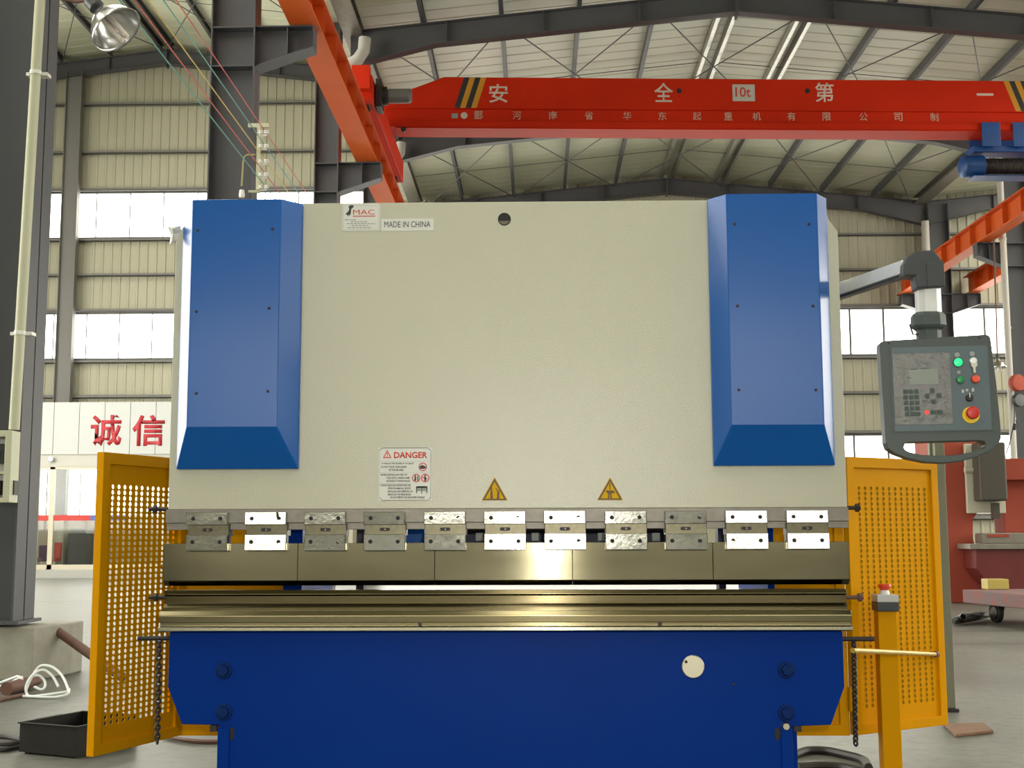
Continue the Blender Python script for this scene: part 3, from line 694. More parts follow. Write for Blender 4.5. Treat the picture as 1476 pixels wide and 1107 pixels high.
# ------------------------------------------------------------------ office front at the far left
OY = 27.2
ox0, ox1 = XL + .2, U(516, 700, OY).x
zf0, zf1, zl, zs = U(60, 655, OY).z, U(60, 580, OY).z, U(60, 673, OY).z, U(60, 821, OY).z
office = thing('office_booth', 'white office booth with red characters and glass doors at far left', 'office', ((ox0 + ox1) / 2, OY, 0))
m_ = MB(); sp = .66; x = U(77, 620, OY).x
while x > ox0: x -= sp
while x < ox1:
    m_.box(max(x, ox0) + .007, min(x + sp, ox1) - .007, OY, OY + .06, zf0, zf1); x += sp
fas = m_.build('fascia', FASC, office)
m_ = MB(); m_.box(ox0, ox1, OY + .05, OY + .4, zf0 + .01, zf1 - .01); m_.build('fascia_core', GREYINK, fas)
for s, x0, x1 in (('诚', 130, 176), ('信', 190, 238)):
    a, c = U(x0, 643, OY), U(x1, 598, OY)
    text('lettering', s, mat('fascia_red', (.42, .018, .03), .5) if s == '诚' else MATS['fascia_red'], a.x, c.x, a.z, c.z, OY - .002, fas, .022, .008)
m_ = MB(); m_.box(ox0, ox1, OY + .04, OY + .16, zl, zf0); m_.build('lintel', mat('lintel_grey', (.50, .49, .44), .5), office)
m_ = MB(); m_.box(ox0, ox1, OY - .3, OY + .3, 0, zs); m_.build('step', mat('pale_step', (.40, .40, .375), .5), office)
for x, w in ((52, 3), (72, 7), (143, 5), (190, 4), (236, 6), (280, 4), (325, 6), (370, 4), (415, 6), (460, 4), (505, 6), (10, 5)):
    q = U(x, 745, OY); hw = w * .5 * (OY + CD) / FPX
    m_ = MB(); m_.box(q.x - hw, q.x + hw, OY + .06, OY + .14, zs, zl); m_.build('door_mullion', ALUFRM, office)
m_ = MB(); m_.box(ox0, ox1, OY + .06, OY + .14, zl - .06, zl); m_.box(ox0, ox1, OY + .06, OY + .14, zs, zs + .12); m_.build('door_rail', ALUFRM, office)
m_ = MB(); m_.box(ox0, ox1, OY + .09, OY + .10, zs, zl); m_.build('glass', DOORGL, office)
zb0, zb1 = U(60, 750.5, OY).z, U(60, 742.5, OY).z
m_ = MB(); m_.box(ox0, U(129, 745, OY).x, OY + .075, OY + .088, zb0, zb1); m_.build('red_band', REDPL, office)
m_ = MB(); m_.box(U(129, 745, OY).x, U(180, 745, OY).x, OY + .075, OY + .088, zb0, zb1); m_.build('blue_band', BANDB, office)
q = U(74, 662, OY); m_ = MB(); m_.lathe([(.06, 0), (.075, .03), (.05, .09)], (q.x, OY - .07, q.z), (0, 1, 0), 14); m_.build('ceiling_spot', ALU, office, smooth=True)
m_ = MB(); m_.box(ox0, ox1, OY + 1.75, OY + 1.8, 0, 1.6); m_.build('glow_backing', mat('glow_backing_beige', (.62, .52, .40), .6), office)  # pale panel added to stand in for the beige glow behind the glass
# furniture standing behind the glass
FY = 28.2
def on_step(x, y): return U(x, y, FY)
a, c = U(78, 818, FY), U(92, 760, FY)
t = thing('filing_cabinet', 'pale cabinet standing behind the office glass', 'cabinet', (a.x, FY, 0))
m_ = MB(); m_.box(a.x, c.x, FY, FY + .4, 0, c.z); m_.build('body', IVORY, t, bevel=.01)
for k in range(3):
    z0 = .2 + k * (c.z - .2) / 3; m_ = MB(); m_.box(a.x + .015, c.x - .015, FY - .015, FY, z0, z0 + (c.z - .2) / 3 - .02); d = m_.build('drawer', IVORY, t)
    m_ = MB(); m_.box((a.x + c.x) / 2 - .04, (a.x + c.x) / 2 + .04, FY - .03, FY - .015, z0 + .1, z0 + .12); m_.build('handle', ALU, d)
a, c = U(96, 820, FY), U(126, 762, FY)
t = thing('office_machine', 'dark grey office machine with pale top behind the office glass', 'machine', (a.x, FY, 0))
m_ = MB(); m_.box(a.x, c.x, FY, FY + .5, 0, c.z - .12); m_.build('body', CHARC, t, bevel=.02)
m_ = MB(); m_.prism([(a.x + .03, c.z - .12), (c.x - .03, c.z - .12), (c.x - .12, c.z), (a.x + .1, c.z)], 'y', FY + .05, FY + .4); m_.build('scanner_unit', GREYINK, t)
def chair(x0, x1, yb, yt, m, label):
    a, c = U(x0, yb, FY - .25), U(x1, yt, FY - .25)
    t = thing('office_chair', label, 'chair', ((a.x + c.x) / 2, FY - .25, 0)); w = c.x - a.x; Y0 = FY - .5
    k = MB(); k.box(a.x, c.x, Y0, Y0 + .42, .40, .48); k.build('seat', m, t, bevel=.02)
    k = MB(); k.box(a.x + .01, c.x - .01, Y0 + .38, Y0 + .44, .48, c.z); k.build('backrest', m, t, bevel=.02)
    for X in (a.x + .02, c.x - .05):
        for Y in (Y0 + .02, Y0 + .38): k = MB(); k.box(X, X + .03, Y, Y + .03, 0, .40); k.build('leg', ALU, t)
chair(73, 86, 824, 782, REDPL, 'red chair behind the office glass beside the pale cabinet')
chair(51, 68, 824, 786, mat('plum_fabric', (.09, .03, .09), .8), 'dark plum chair behind the office glass next to the left column')

# ------------------------------------------------------------------ far right: the red machine, cart, hoses
MY = 15.2
def Q(x, y, Y=MY): p = U(x, y, Y); return (p.x, p.z)
t = thing('red_machine', 'salmon and dark red press machine at the right edge beyond the yellow guard', 'machine', (U(1420, 868, MY).x, MY, 0))
fl0 = U(1385, 868, MY).z
k = MB(); k.prism([(Q(1361, 800)[0], 0), (Q(1361, 800)[0], Q(1361, 590)[1]), (Q(1412, 590)[0], Q(1412, 590)[1]), Q(1412, 735), Q(1403, 748), Q(1403, 778), (Q(1413, 800)[0], Q(1413, 800)[1]), (Q(1413, 800)[0], 0)], 'y', MY, MY + 1.3); k.build('side_frame', SALMON, t, bevel=.015)
k = MB(); k.prism([Q(1389, 790), Q(1500, 790), Q(1500, 858), Q(1412, 858), Q(1412, 842), Q(1405, 838), Q(1389, 818)], 'y', MY - .55, MY - .02); k.build('bed', DKRED, t, bevel=.012)
k = MB(); k.box(Q(1408, 860)[0], Q(1500, 860)[0], MY - .5, MY - .05, 0, Q(1400, 857)[1]); k.build('base', DKRED, t)
k = MB(); a, c = Q(1379, 791), Q(1500, 783); k.box(a[0], c[0], MY - .62, MY - .02, a[1], c[1]); k.build('table_plate', GREYST, t, bevel=.008)
k = MB(); a, c = Q(1404, 783), Q(1500, 768); k.box(a[0], c[0], MY - .4, MY - .05, a[1], c[1]); k.build('work_block', GREYST, t, bevel=.008)
k = MB(); a, c = Q(1411, 774), Q(1440, 770); k.box(a[0], c[0], MY - .42, MY - .40, a[1], c[1]); k.build('red_strip', SALMON, t)
k = MB(); a, c = Q(1392, 740), Q(1442, 640); k.box(a[0], c[0], MY - .1, MY - .02, a[1], c[1]); k.build('cylinder_plate', IVORY, t, bevel=.01)
k = MB(); a, c = Q(1400, 723), Q(1434, 640); k.box(a[0], c[0], MY - .45, MY - .1, a[1], c[1]); k.build('cylinder_cover', MOTORC, t, bevel=.03)
k = MB(); a, c = Q(1387, 684), Q(1393, 672); k.cyl((a[0], MY - .12, (a[1] + c[1]) / 2), (c[0] + .05, MY - .12, (a[1] + c[1]) / 2), .05, 10); k.build('fitting', IVORY, t)
k = MB(); a, c = Q(1432, 748, MY - .2), Q(1439, 725, MY - .2); k.box(a[0], c[0], MY - .25, MY - .1, a[1], c[1]); k.build('stop_block', MOTORC, t)
k = MB(); a, c = Q(1440, 692), Q(1520, 661); k.box(a[0], c[0], MY - .1, MY + .15, a[1], c[1]); k.build('machine_beam', SALMON, t, bevel=.01)
k = MB(); a, c = Q(1454, 768), Q(1500, 660); k.box(a[0], c[0], MY + .15, MY + .6, a[1], c[1]); k.build('machine_post', SALMON, t, bevel=.01)
k = MB(); k.beam(U(1441, 690, MY + .3), U(1457, 742, MY + .3), .05, .05); k.build('blue_strut', HOISTB, t)
# cart
ca, cb = F(1392, 893), F(1500, 907)
L_ = (cb - ca); L_.z = 0; ang = math.atan2(L_.y, L_.x); cl = max(L_.length, 1.2)
CMx = Matrix.Translation((ca.x, ca.y, 0)) @ Matrix.Rotation(ang, 4, 'Z')
zt_, zb_ = U(1387, 850, ca.y).z, U(1387, 869, ca.y).z
t = thing('flat_cart', 'low worn red flat cart in front of the red machine', 'cart', (ca.x + .5, ca.y, 0))
k = MB(); k.box(-.05, cl + .4, 0, .9, zb_, zt_); k.xf(CMx); k.build('deck', CARTRED, t, bevel=.01)
wr = zb_ * .5 + .02
for u in (.56, cl + .25):
    for v in (.06, .78):
        k = MB(); k.lathe([(.03, -.005), (wr * .55, .0), (wr * .6, .02), (wr * .95, .0), (wr, .015), (wr, .06), (.03, .07)], (u, v, wr), (0, 1, 0), 22); k.xf(CMx); k.build('wheel', BLACK, t, smooth=True)
        k = MB(); k.prism([(u - .05, wr), (u + .05, wr), (u + .09, zb_), (u - .09, zb_)], 'y', v + .07, v + .1); k.xf(CMx); k.build('caster_fork', BLACK, t)
k = MB(); q = U(1425, 849, ca.y + .0); q2 = U(1455, 834, ca.y + .0); k.box(q.x, q2.x, ca.y + .02, ca.y + .26, zt_, zt_ + (q2.z - q.z)); o = k.build('tin_box', TINY, bevel=.01)
tag(o, 'small yellow tin standing on the red flat cart', 'tin')
k = MB()
for i in range(7):
    p = [F(1374 + i * 2, 896 - i * 1.2, .05), F(1388, 894 - i * .9, .06 + .01 * i), F(1402 + i, 892 - i, .05 + .012 * i), F(1412 + i * 2, 890 - i * .6, .05)]
    k.tube(p, .035, 6)
tag(k.build('hose_bundle', HOSEB), 'pile of black hoses on the floor beside the red cart', 'hose')
k = MB(); ps = [F(1360, 1047), F(1418, 1046), F(1432, 1057), F(1378, 1063)]
k.prism([(p.x, p.y) for p in ps], 'z', 0.0, .018); tag(k.build('wood_offcut', mat('worn_wood', (.20, .11, .06), .7, noise=(12, .5, (.15, .07, .04))), bevel=.004), 'flat brown board lying on the floor right of the yellow guard', 'board')
a, c = U(1358, 1026, 2.1), U(1372, 600, 2.1)
a = F(1371, 1026); ya = a.y
hw = 7.0 * (ya + CD) / FPX
k = MB(); k.box(a.x - hw, a.x + hw, ya, ya + .05, .02, U(1363, 610, ya).z); k.box(a.x - hw * 1.5, a.x - hw * .7, ya + .06, ya + .1, .02, U(1363, 610, ya).z)
t = thing('steel_post', 'slim grey green steel post standing behind the right yellow guard', 'post', (a.x, ya, 0)); k.build('post', mat('post_olive', (.17, .17, .115), .5), t, bevel=.006)
k = MB(); k.box(a.x - hw * 1.8, a.x + hw * 1.3, ya - .03, ya + .13, 0, .02); k.build('foot_plate', BLACK, t)

# ------------------------------------------------------------------ floor clutter on the left
N = F(109, 1094); Lc = F(31, 1079)
hb = U(109, 1049, N.y).z
Bk = F(85, 1015, hb); Lt = F(33, 1033, hb)
u = (N - Lc); u.z = 0; w_ = u.length; u.normalize(); w_ *= .76; u = Matrix.Rotation(radians(14), 3, 'Z') @ u; Lc = N - u * w_; v = Vector((-u.y, u.x, 0)); dl = .44
BMx = Matrix(((u.x, v.x, 0, Lc.x), (u.y, v.y, 0, Lc.y), (0, 0, 1, 0), (0, 0, 0, 1)))
t = thing('scrap_bin', 'open black metal bin on the floor beside the left yellow guard', 'bin', Lc + u * w_ / 2)
k = MB(); g = .006
k.box(0, w_, 0, g, .01, hb); k.box(0, w_, dl - g, dl, .01, hb); k.box(0, g, g, dl - g, .01, hb); k.box(w_ - g, w_, g, dl - g, .01, hb); k.box(g, w_ - g, g, dl - g, .01, .018)
k.xf(BMx); k.build('body', BINB, t)
k = MB()
for x0, x1, y0_, y1_ in ((-.008, w_ + .008, -.008, .01), (-.008, w_ + .008, dl - .01, dl + .008), (-.008, .01, .01, dl - .01), (w_ - .01, w_ + .008, .01, dl - .01)): k.box(x0, x1, y0_, y1_, hb, hb + .006)
k.xf(BMx); k.build('rim', BINB, t)
k = MB(); k.box(-.05, -.008, dl * .35, dl * .75, hb - .03, hb); k.xf(BMx); k.build('handle', BINB, t)
for xx in (.02, w_ - .05):
    k = MB(); k.box(xx, xx + .03, .02, dl - .02, 0, .01); k.xf(BMx); k.build('runner', BINB, t)
def smooth_pts(P, n=8):
    P = [Vector(p) for p in P]; out = []
    for i in range(len(P) - 1):
        a = P[max(i-1, 0)]; b = P[i]; c = P[i+1]; d = P[min(i+2, len(P)-1)]
        for j in range(n):
            s = j / n
            out.append(.5 * ((2*b) + (c - a) * s + (2*a - 5*b + 4*c - d) * s*s + (3*b - a - 3*c + d) * s**3))
    out.append(P[-1]); return out
h0_ = F(60, 1006); hy = h0_.y
def hp(x, y, dy=0):
    p = U(x, y, hy + dy); p.z = max(p.z, .011); return p
k = MB()
k.tube(smooth_pts([hp(0, 991, .55), hp(14, 984, .45), hp(32, 976, .35)]), .009, 7)
k.tube(smooth_pts([hp(0, 984, .6), hp(14, 979, .5), hp(26, 975, .4), hp(32, 979, .3)]), .009, 7)
k2 = MB()
k2.tube(smooth_pts([hp(33, 1006, 0), hp(50, 1008, -.03), hp(80, 1006, -.05), hp(98, 1000, -.04), hp(97, 990, 0), hp(88, 972, .08), hp(74, 961, .12), hp(58, 960, .14), hp(48, 972, .12), hp(40, 988, .06), hp(38, 998, .03), hp(44, 1004, .0), hp(70, 1001, -.02), hp(96, 997, -.01), hp(100, 993, .01)]), .009, 7)
k2.tube(smooth_pts([hp(33, 1006, .02), hp(39, 1003, .02), hp(37, 992, .03), hp(42, 979, .06), hp(52, 969, .1), hp(64, 966, .12), hp(76, 975, .1), hp(84, 990, .06)]), .009, 7)
k2.tube(smooth_pts([hp(46, 974, .1), hp(56, 974, .14), hp(64, 981, .12), hp(65, 989, .08), hp(60, 994, .06), hp(50, 990, .1)]), .009, 7)
tag(k.build('white_hose', HOSEW, smooth=True), 'two short white hose ends at the left edge of the floor', 'hose')
tag(k2.build('white_hose', HOSEW, smooth=True), 'springy loops of white hose lying before the concrete plinth', 'hose')
k = MB(); a = U(76, 905, 5.3); e = F(178, 977, .03); k.cyl(a, e, .036, 14); tag(k.build('brown_pipe', RUST, smooth=True), 'rusty brown pipe leaning from the plinth down to the floor', 'pipe')
k = MB(); a = F(9, 993, .05); c = F(40, 985, .045); k.cyl(a, c, .045, 12); k.cyl(c, c + (c - a) * .5, .03, 12)
tag(k.build('dark_pipe', RUST, smooth=True), 'short dark pipe lying on the floor beside the white hose', 'pipe')
for i, (P, lb) in enumerate((([(-4, 1060), (14, 1062), (34, 1066)], 'dark cable on the floor left of the black bin, farthest one'), ([(-4, 1071), (12, 1072), (32, 1070)], 'dark cable on the floor left of the black bin, middle one'), ([(-4, 1081), (10, 1080), (30, 1076)], 'dark cable on the floor left of the black bin, nearest one'), ([(-4, 1010), (12, 1006), (34, 1002)], 'thin brown cable on the floor left of the white hose'), ([(236, 1060), (262, 1066), (290, 1069), (325, 1069)], 'dark red cable on the floor under the left end of the machine'))):
    k = MB(); k.tube(smooth_pts([F(x, y, .014) for x, y in P]), .013, 7); tag(k.build('floor_cable', RUST if i > 2 else HOSEB, smooth=True), lb, 'cable', 'floor cables')
for i, (P, lb) in enumerate((([(1145, 1088), (1162, 1082), (1190, 1082), (1220, 1088), (1244, 1095), (1252, 1106)], 'thick black hose on the floor right of the blue bed'), ([(1150, 1106), (1185, 1104), (1215, 1106), (1240, 1112)], 'second black hose on the floor, nearest the camera, right of the bed'))):
    k = MB(); k.tube(smooth_pts([F(x, y, .02) for x, y in P]), .02, 8); tag(k.build('floor_hose', HOSEB, smooth=True), lb, 'hose', 'black floor hoses')
# ------------------------------------------------------------------ press brake
def X0(x, y=760, Y=0): return U(x, y, Y).x
def Z0(y, x=738, Y=0): return U(x, y, Y).z
pb = thing('press_brake', 'cream and blue hydraulic press brake filling the middle of the photo', 'press brake', (-.11, .5, 0))
XLm, XRm = -1.354, 1.133
# ram
cut = U(1195, 317, 0), U(1208, 334, 0)
dx, dz = XRm - cut[0].x, Z0(290) - cut[1].z
ztop, zbot = 2.339, Z0(733)
k = MB()
zc1, zc0 = cut[0].z, cut[1].z
k.prism([(XLm, zbot), (XRm, zbot), (XRm, zc0), (cut[0].x, zc1), (cut[0].x - .03, ztop), (XLm + dx + .03, ztop), (XLm + dx, zc1), (XLm, zc0)], 'y', 0, .07)
ram = k.build('ram', CREAM, pb, bevel=.003)
h = U(727, 316, 0); k = MB(); k.lathe([(.0245, 0), (.0245, .004)], (h.x, -.002, h.z), (0, 1, 0), 28); k.build('hole', DARK, ram)
k = MB(); k.prism([(h.x + .021 * cos(radians(a)), h.z + .021 * sin(radians(a)) ) for a in range(200, 341, 10)], 'y', -.003, 0.0); k.build('hole_lining', mat('hole_olive', (.13, .12, .08), .5), ram)
q0, q1 = U(243, 327, -.01), U(262, 350, -.01)
k = MB(); k.loft([[(q0.x - .004, -.012, q0.z), (q0.x + .02, -.03, q0.z - .012), (q0.x + .045, -.01, q0.z + .004)], [(q0.x + .008, -.005, q0.z - .03), (q0.x + .02, -.016, q0.z - .03), (q0.x + .05, -.006, q0.z - .02)], [(q0.x + .006, -.012, q1.z - .006), (q0.x + .016, -.022, q1.z), (q0.x + .03, -.008, q1.z + .01)]])
k.build('film_scrap', CREAMPLASTIC, ram)
# dull steel strips under the ram
k = MB(); k.box(XLm - .006, XRm + .003, -.004, .06, Z0(752.5), zbot); k.build('ram_strip', STRIP, pb, bevel=.0015)
k = MB(); k.box(XLm - .004, XRm + .002, .004, .06, Z0(762.5), Z0(752.5)); k.build('ram_strip', STRIP, pb, bevel=.0015)

# blue side covers
def cover(xb0, xb1, xf0t, xf1t, xf0b, xf1b, ybot, yfb, ytop, screws, seam=None):
    Yb, Ys, Yf = 0.0, -.022, -.095
    x0 = (X0(xb0[0], 300, Ys) + X0(xb0[1], 670, Ys)) / 2; x1 = (X0(xb1[0], 300, Ys) + X0(xb1[1], 670, Ys)) / 2
    f0 = (X0(xf0t, 290, Yf) + X0(xf0b, 612, Yf)) / 2; f1 = (X0(xf1t, 290, Yf) + X0(xf1b, 612, Yf)) / 2
    zb = Z0(ybot, (xb0[1] + xb1[1]) / 2, Ys); zf = Z0(yfb, (xb0[1] + xb1[1]) / 2, Yf); zt = Z0(ytop, (xb0[0] + xb1[0]) / 2, Yf)
    m = MB(); V = lambda *p: m.bm.verts.new(p)
    B = [V(x0, Yb, zb), V(x1, Yb, zb), V(x1, Yb, zt), V(x0, Yb, zt)]
    S = [V(x0, Ys, zb), V(x1, Ys, zb), V(x1, Ys, zt), V(x0, Ys, zt)]
    Fv = [V(f0, Yf, zf), V(f1, Yf, zf), V(f1, Yf, zt), V(f0, Yf, zt)]
    fc = m.bm.faces.new
    for i in range(4): fc((B[i], B[(i+1) % 4], S[(i+1) % 4], S[i]))
    fc((S[0], S[1], Fv[1], Fv[0])); fc((S[1], S[2], Fv[2], Fv[1])); fc((S[3], S[0], Fv[0], Fv[3])); fc((S[2], S[3], Fv[3], Fv[2])); fc(Fv); fc(B[::-1])
    bmesh.ops.recalc_face_normals(m.bm, faces=m.bm.faces[:])
    o = m.build('side_cover', BLUE, pb, bevel=.003)
    for x, y in screws:
        q = U(x, y, Yf); s = MB(); s.lathe([(.0055, 0), (.0055, .003), (.003, .005)], (q.x, Yf + .001, q.z), (0, -1, 0), 10); s.build('screw', BLACK, o)
    return o
cover((261, 258.5), (436, 430), 277, 404, 270, 399, 676, 615, 287, [(285, 332), (393, 330), (283, 449), (388, 444), (283, 567), (386, 564)])
cover((1021, 1028), (1192, 1203), 1047, 1178, 1055, 1188, 671, 612, 279, [(1059, 323), (1166, 323), (1063, 441), (1172, 441), (1065, 562), (1176, 562)])

# upper tooling: punch in five lengths, eleven clamps
pz1, pz0, pt = Z0(782), Z0(836), Z0(843.5)
edges = [X0(237, 810), X0(430, 810), X0(627, 810), X0(825, 810), X0(1027, 810), X0(1223, 810)]
for a, c in zip(edges, edges[1:]):
    k = MB(); k.prism([(-.012, pz1), (.03, pz1), (.03, pz0), (.012, pt), (.006, pt), (-.012, pz0)], 'x', a + .0003, c - .0003); k.build('punch_segment', STEEL, pb, bevel=.0012)
cx = [298, 382.5, 468, 554, 641, 727.5, 814, 902, 988.5, 1076, 1164]
hw = .5 * 60 * CD / FPX * .985
za, zb_, zc_, zd = Z0(737, 738, -.035), Z0(755.5, 738, -.035), Z0(769.5, 738, -.035), Z0(793, 738, -.035)
clamp0 = None
TILT = [(-.03, -.045), (-.05, -.05), (-.005, .02), (.03, .04), (-.022, .012), (-.024, -.045), (-.06, -.06), (-.008, -.02), (.03, .02), (-.045, -.05), (-.065, -.055)]
for i, c in enumerate(cx):
    x = X0(c, 765, -.035)
    if clamp0 is None:
        k = MB(); k.box(x - hw + .003, x + hw + .002, -.026, .045, zc_ - .005, zb_ + .005); k.box(x - hw + .006, x + hw - .006, .0, .045, zd + .02, za - .02)
        clamp0 = k.build('clamp', WEDGE, pb, bevel=.0015)
        base_x = x
        k = MB(); k.box(x - hw, x + hw, -.040, .0, zb_, za); k.build('press_plate', ZINC, clamp0, bevel=.002)
        k = MB(); k.box(x - hw + .001, x + hw + .002, -.042, -.012, zd, zc_); k.build('press_plate', ZINC, clamp0, bevel=.002)
        for sx, zz, yy in ((-1, (za + zb_) / 2, -.0405), (1, (za + zb_) / 2, -.0405), (-1, (zc_ + zd) / 2 + .003, -.0425), (1, (zc_ + zd) / 2 + .003, -.0425)):
            k = MB(); k.lathe([(.0075, 0), (.0075, .004)], (x + sx * hw * .66, yy, zz), (0, 1, 0), 16); k.build('screw_hole', DARK, clamp0)
        zm = (zb_ + zc_) / 2
        k = MB(); k.prism(arc(x - .012, zm, .0062, 90, 270, 8) + arc(x + .014, zm, .0062, -90, 90, 8), 'y', -.0268, -.02); k.build('wedge_slot', BLACK, clamp0)
        k = MB(); k.lathe([(.006, 0), (.004, .004)], (x + .002, -.0265, zm), (0, -1, 0), 6); k.build('wedge_screw', STRIP, clamp0)
    else:
        cc = copy_tree(clamp0, pb); cc.location = (x - base_x, 0, 0)
        for ch in cc.children:
            if ch.name.startswith('press_plate'):
                # each plate is tipped so its reflection turns out bright or dark
                cen = sum((v.co for v in ch.data.vertices), Vector()) / len(ch.data.vertices)
                R = Matrix.Translation(cen) @ Matrix.Rotation(TILT[i][0 if ch.location.length >= 0 and cen.z > (zb_ + zc_) / 2 - wloc(pb).z else 1], 4, 'X') @ Matrix.Rotation(random.uniform(-.012, .012), 4, 'Z') @ Matrix.Translation(-cen)
                ch.matrix_local = R
k = MB(); q = U(400, 746, -.045); k.cyl((q.x, -.052, q.z), (q.x - .002, -.050, q.z + .02), .0025, 8); k.cyl((q.x, -.04, q.z), (q.x, -.055, q.z), .0025, 8); k.build('hex_key', BLACK, pb)

# lower tooling
dxl, dxr = X0(236, 868, -.03), X0(1221, 868, -.03)
d0, d1, d2, d3 = Z0(850, 738, -.03), Z0(856, 738, -.032), Z0(879, 738, -.032), Z0(887, 738, -.05)
k = MB(); k.prism([(-.026, d0), (-.006, d0), (0.0, d0 - .012), (.006, d0), (.03, d0), (.03, d2 - .02), (-.034, d2 - .02), (-.034, d2 + .01), (-.022, d2 + .022), (-.022, d1 - .006), (-.034, d1)], 'x', dxl, dxr)
k.build('die', DIEST, pb, bevel=.0012)
hxl, hxr = X0(229, 890, -.06), X0(1228, 890, -.06)
e0, e1, e2 = Z0(880, 738, -.05), Z0(887, 738, -.06), Z0(897, 738, -.06)
k = MB(); k.prism([(-.05, e0), (-.034, e0), (.05, e0 - .004), (.05, Z0(911, 738, -.06)), (-.045, Z0(911, 738, -.06)), (-.045, e2), (-.06, e2), (-.062, e1)], 'x', hxl, hxr)
k.build('die_holder', OILST, pb, bevel=.002)
f0, f1 = Z0(910.5, 738, -.07), Z0(902.5, 738, -.07)
bxl, bxr = X0(227, 906, -.07), X0(1230, 906, -.07)
k = MB(); k.prism([(-.04, f0), (-.062, f0), (-.07, f0 + .004), (-.07, f1 - .004), (-.062, f1), (-.04, f1)], 'x', bxl, bxr)
k.build('die_clamp_bar', BARST, pb, bevel=.001)
for x in (605, 952):
    q = U(x, 899.5, -.062); k = MB(); k.lathe([(.007, 0), (.007, .012)], (q.x, -.046, q.z), (0, -1, 0), 10); k.build('groove_bolt', BLACK, pb)

# bed
def BP(x, y): p = U(x, y, -.03); return (p.x, p.z)
k = MB(); lx, rx = BP(314, 1080)[0], BP(1142, 1080)[0]
bxl_, bxr_ = BP(243, 950)[0], BP(1216, 950)[0]
k.prism([(bxl_, BP(600, 911)[1]), (bxr_, BP(600, 911)[1]), (bxr_, BP(1216, 990)[1]), BP(1198, 1045), (rx, BP(1143, 1047)[1]), (rx, .0), (lx, .0), (lx, BP(313, 1045)[1]), BP(262, 1044), (bxl_, BP(243, 990)[1])], 'y', -.03, .03)
bed = k.build('bed', SHADEBLUE, pb, bevel=.003)
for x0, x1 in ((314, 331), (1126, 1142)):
    k = MB(); k.box(BP(x0, 1080)[0], BP(x1, 1080)[0], -.042, -.03, .0, BP(330, 1050)[1]); k.build('leg_post', SHADEBLUE, pb, bevel=.003)
for x in (334, 1121):
    a, c = BP(x - 4, 1068), BP(x + 4, 1048)
    k = MB(); k.prism([(a[0], a[1] + .012), (a[0] + .006, a[1]), (c[0], a[1] + .012), (c[0], c[1] - .008), (c[0] - .008, c[1]), (a[0], c[1] - .008)], 'y', -.0315, -.02); k.build('slot', DARK, bed)
for x, y in ((322, 967), (322, 1027), (1134, 966), (1134, 1028)):
    q = U(x, y, -.04); k = MB(); k.lathe([(.030, 0), (.030, .006), (.027, .008)], (q.x, -.03, q.z), (0, -1, 0), 24); k.lathe([(.021, 0), (.021, .018), (.018, .021)], (q.x, -.038, q.z), (0, -1, 0), 6); k.build('bed_bolt', BOLTB, pb, bevel=.001)
q = U(999, 961, -.034); k = MB(); k.lathe([(.0405, 0), (.0405, .004), (.038, .006)], (q.x, -.03, q.z), (0, -1, 0), 36); dsc = k.build('cover_disc', LIGHTST, pb)
q = U(989, 954, -.037); k = MB(); k.lathe([(.0055, 0), (.0055, .001)], (q.x, -.036, q.z), (0, -1, 0), 10); k.build('screw_hole', DARK, dsc)
for x, y in ((1058, 986), (490, 1030)):
    q = U(x, y, -.03); k = MB(); k.lathe([(.005 if x > 1000 else .004, 0), (.005 if x > 1000 else .004, .001)], (q.x, -.030, q.z), (0, -1, 0), 10); k.build('small_hole', DARK if x > 1000 else SHADEBLUE, bed)
q = U(1133, 1047, -.04); k = MB(); k.lathe([(.016, 0), (.016, .01), (.011, .018)], (q.x, -.03, q.z), (0, -1, 0), 12); k.build('grease_plug', LIGHTST, pb, smooth=True)
for x, sgn in ((308, -1), (1150, 1)):
    q = U(x, 1047, -.02); k = MB(); k.box(q.x - .012, q.x + .012, -.025, .0, q.z - .018, q.z + .004); k.build('adjusting_lug', BLACK, pb)

# side frames, rear beam and back gauge behind the tooling
def sidefr(x0, x1):
    k = MB(); k.prism([(.07, 0), (1.0, 0), (1.15, .25), (1.15, 2.0), (.95, 2.2), (.08, 2.2), (.08, 1.36), (.36, 1.30), (.42, 1.12), (.42, .86), (.34, .74), (.07, .72)], 'x', x0, x1)
    return k.build('side_frame', SHADEBLUE, pb, bevel=.004)
sl0, sl1 = X0(411, 775, .45), X0(438, 775, .45); sr0, sr1 = X0(1103, 775, .45), X0(1113, 775, .45)
sidefr(sl0, sl1); sidefr(sr0, sr1)
k = MB(); k.box(sl1, sr0, .82, 1.10, 1.52, 2.15); k.build('oil_tank', BLUE, pb, bevel=.01)
k = MB(); k.box(X0(515, 775, .6), X0(526, 775, .6), .58, .66, .55, 1.5); k.build('support_post', COLGREY, pb)
k = MB(); k.box(X0(1034, 775, .6), X0(1044, 775, .6), .58, .66, .55, 1.5); k.build('support_post', mat('dark_navy', (.012, .016, .05), .5), pb)
k = MB(); k.box(X0(583, 775, .7), X0(613, 775, .7), .66, .80, Z0(800, 600, .7), Z0(745, 600, .7)); k.build('gauge_carriage', BLUE, pb, bevel=.004)
gb0, gb1 = X0(664, 775, .75), X0(958, 775, .75)
k = MB(); k.box(gb0, gb1, .70, .80, Z0(792, 800, .75), Z0(762, 800, .75)); gbm = k.build('back_gauge_beam', MATS['dark_navy'], pb, bevel=.003)
k = MB(); k.box(gb0 - .01, gb1 + .01, .66, .80, Z0(765, 800, .75), Z0(758, 800, .75)); k.build('beam_cover', BLACK, gbm)
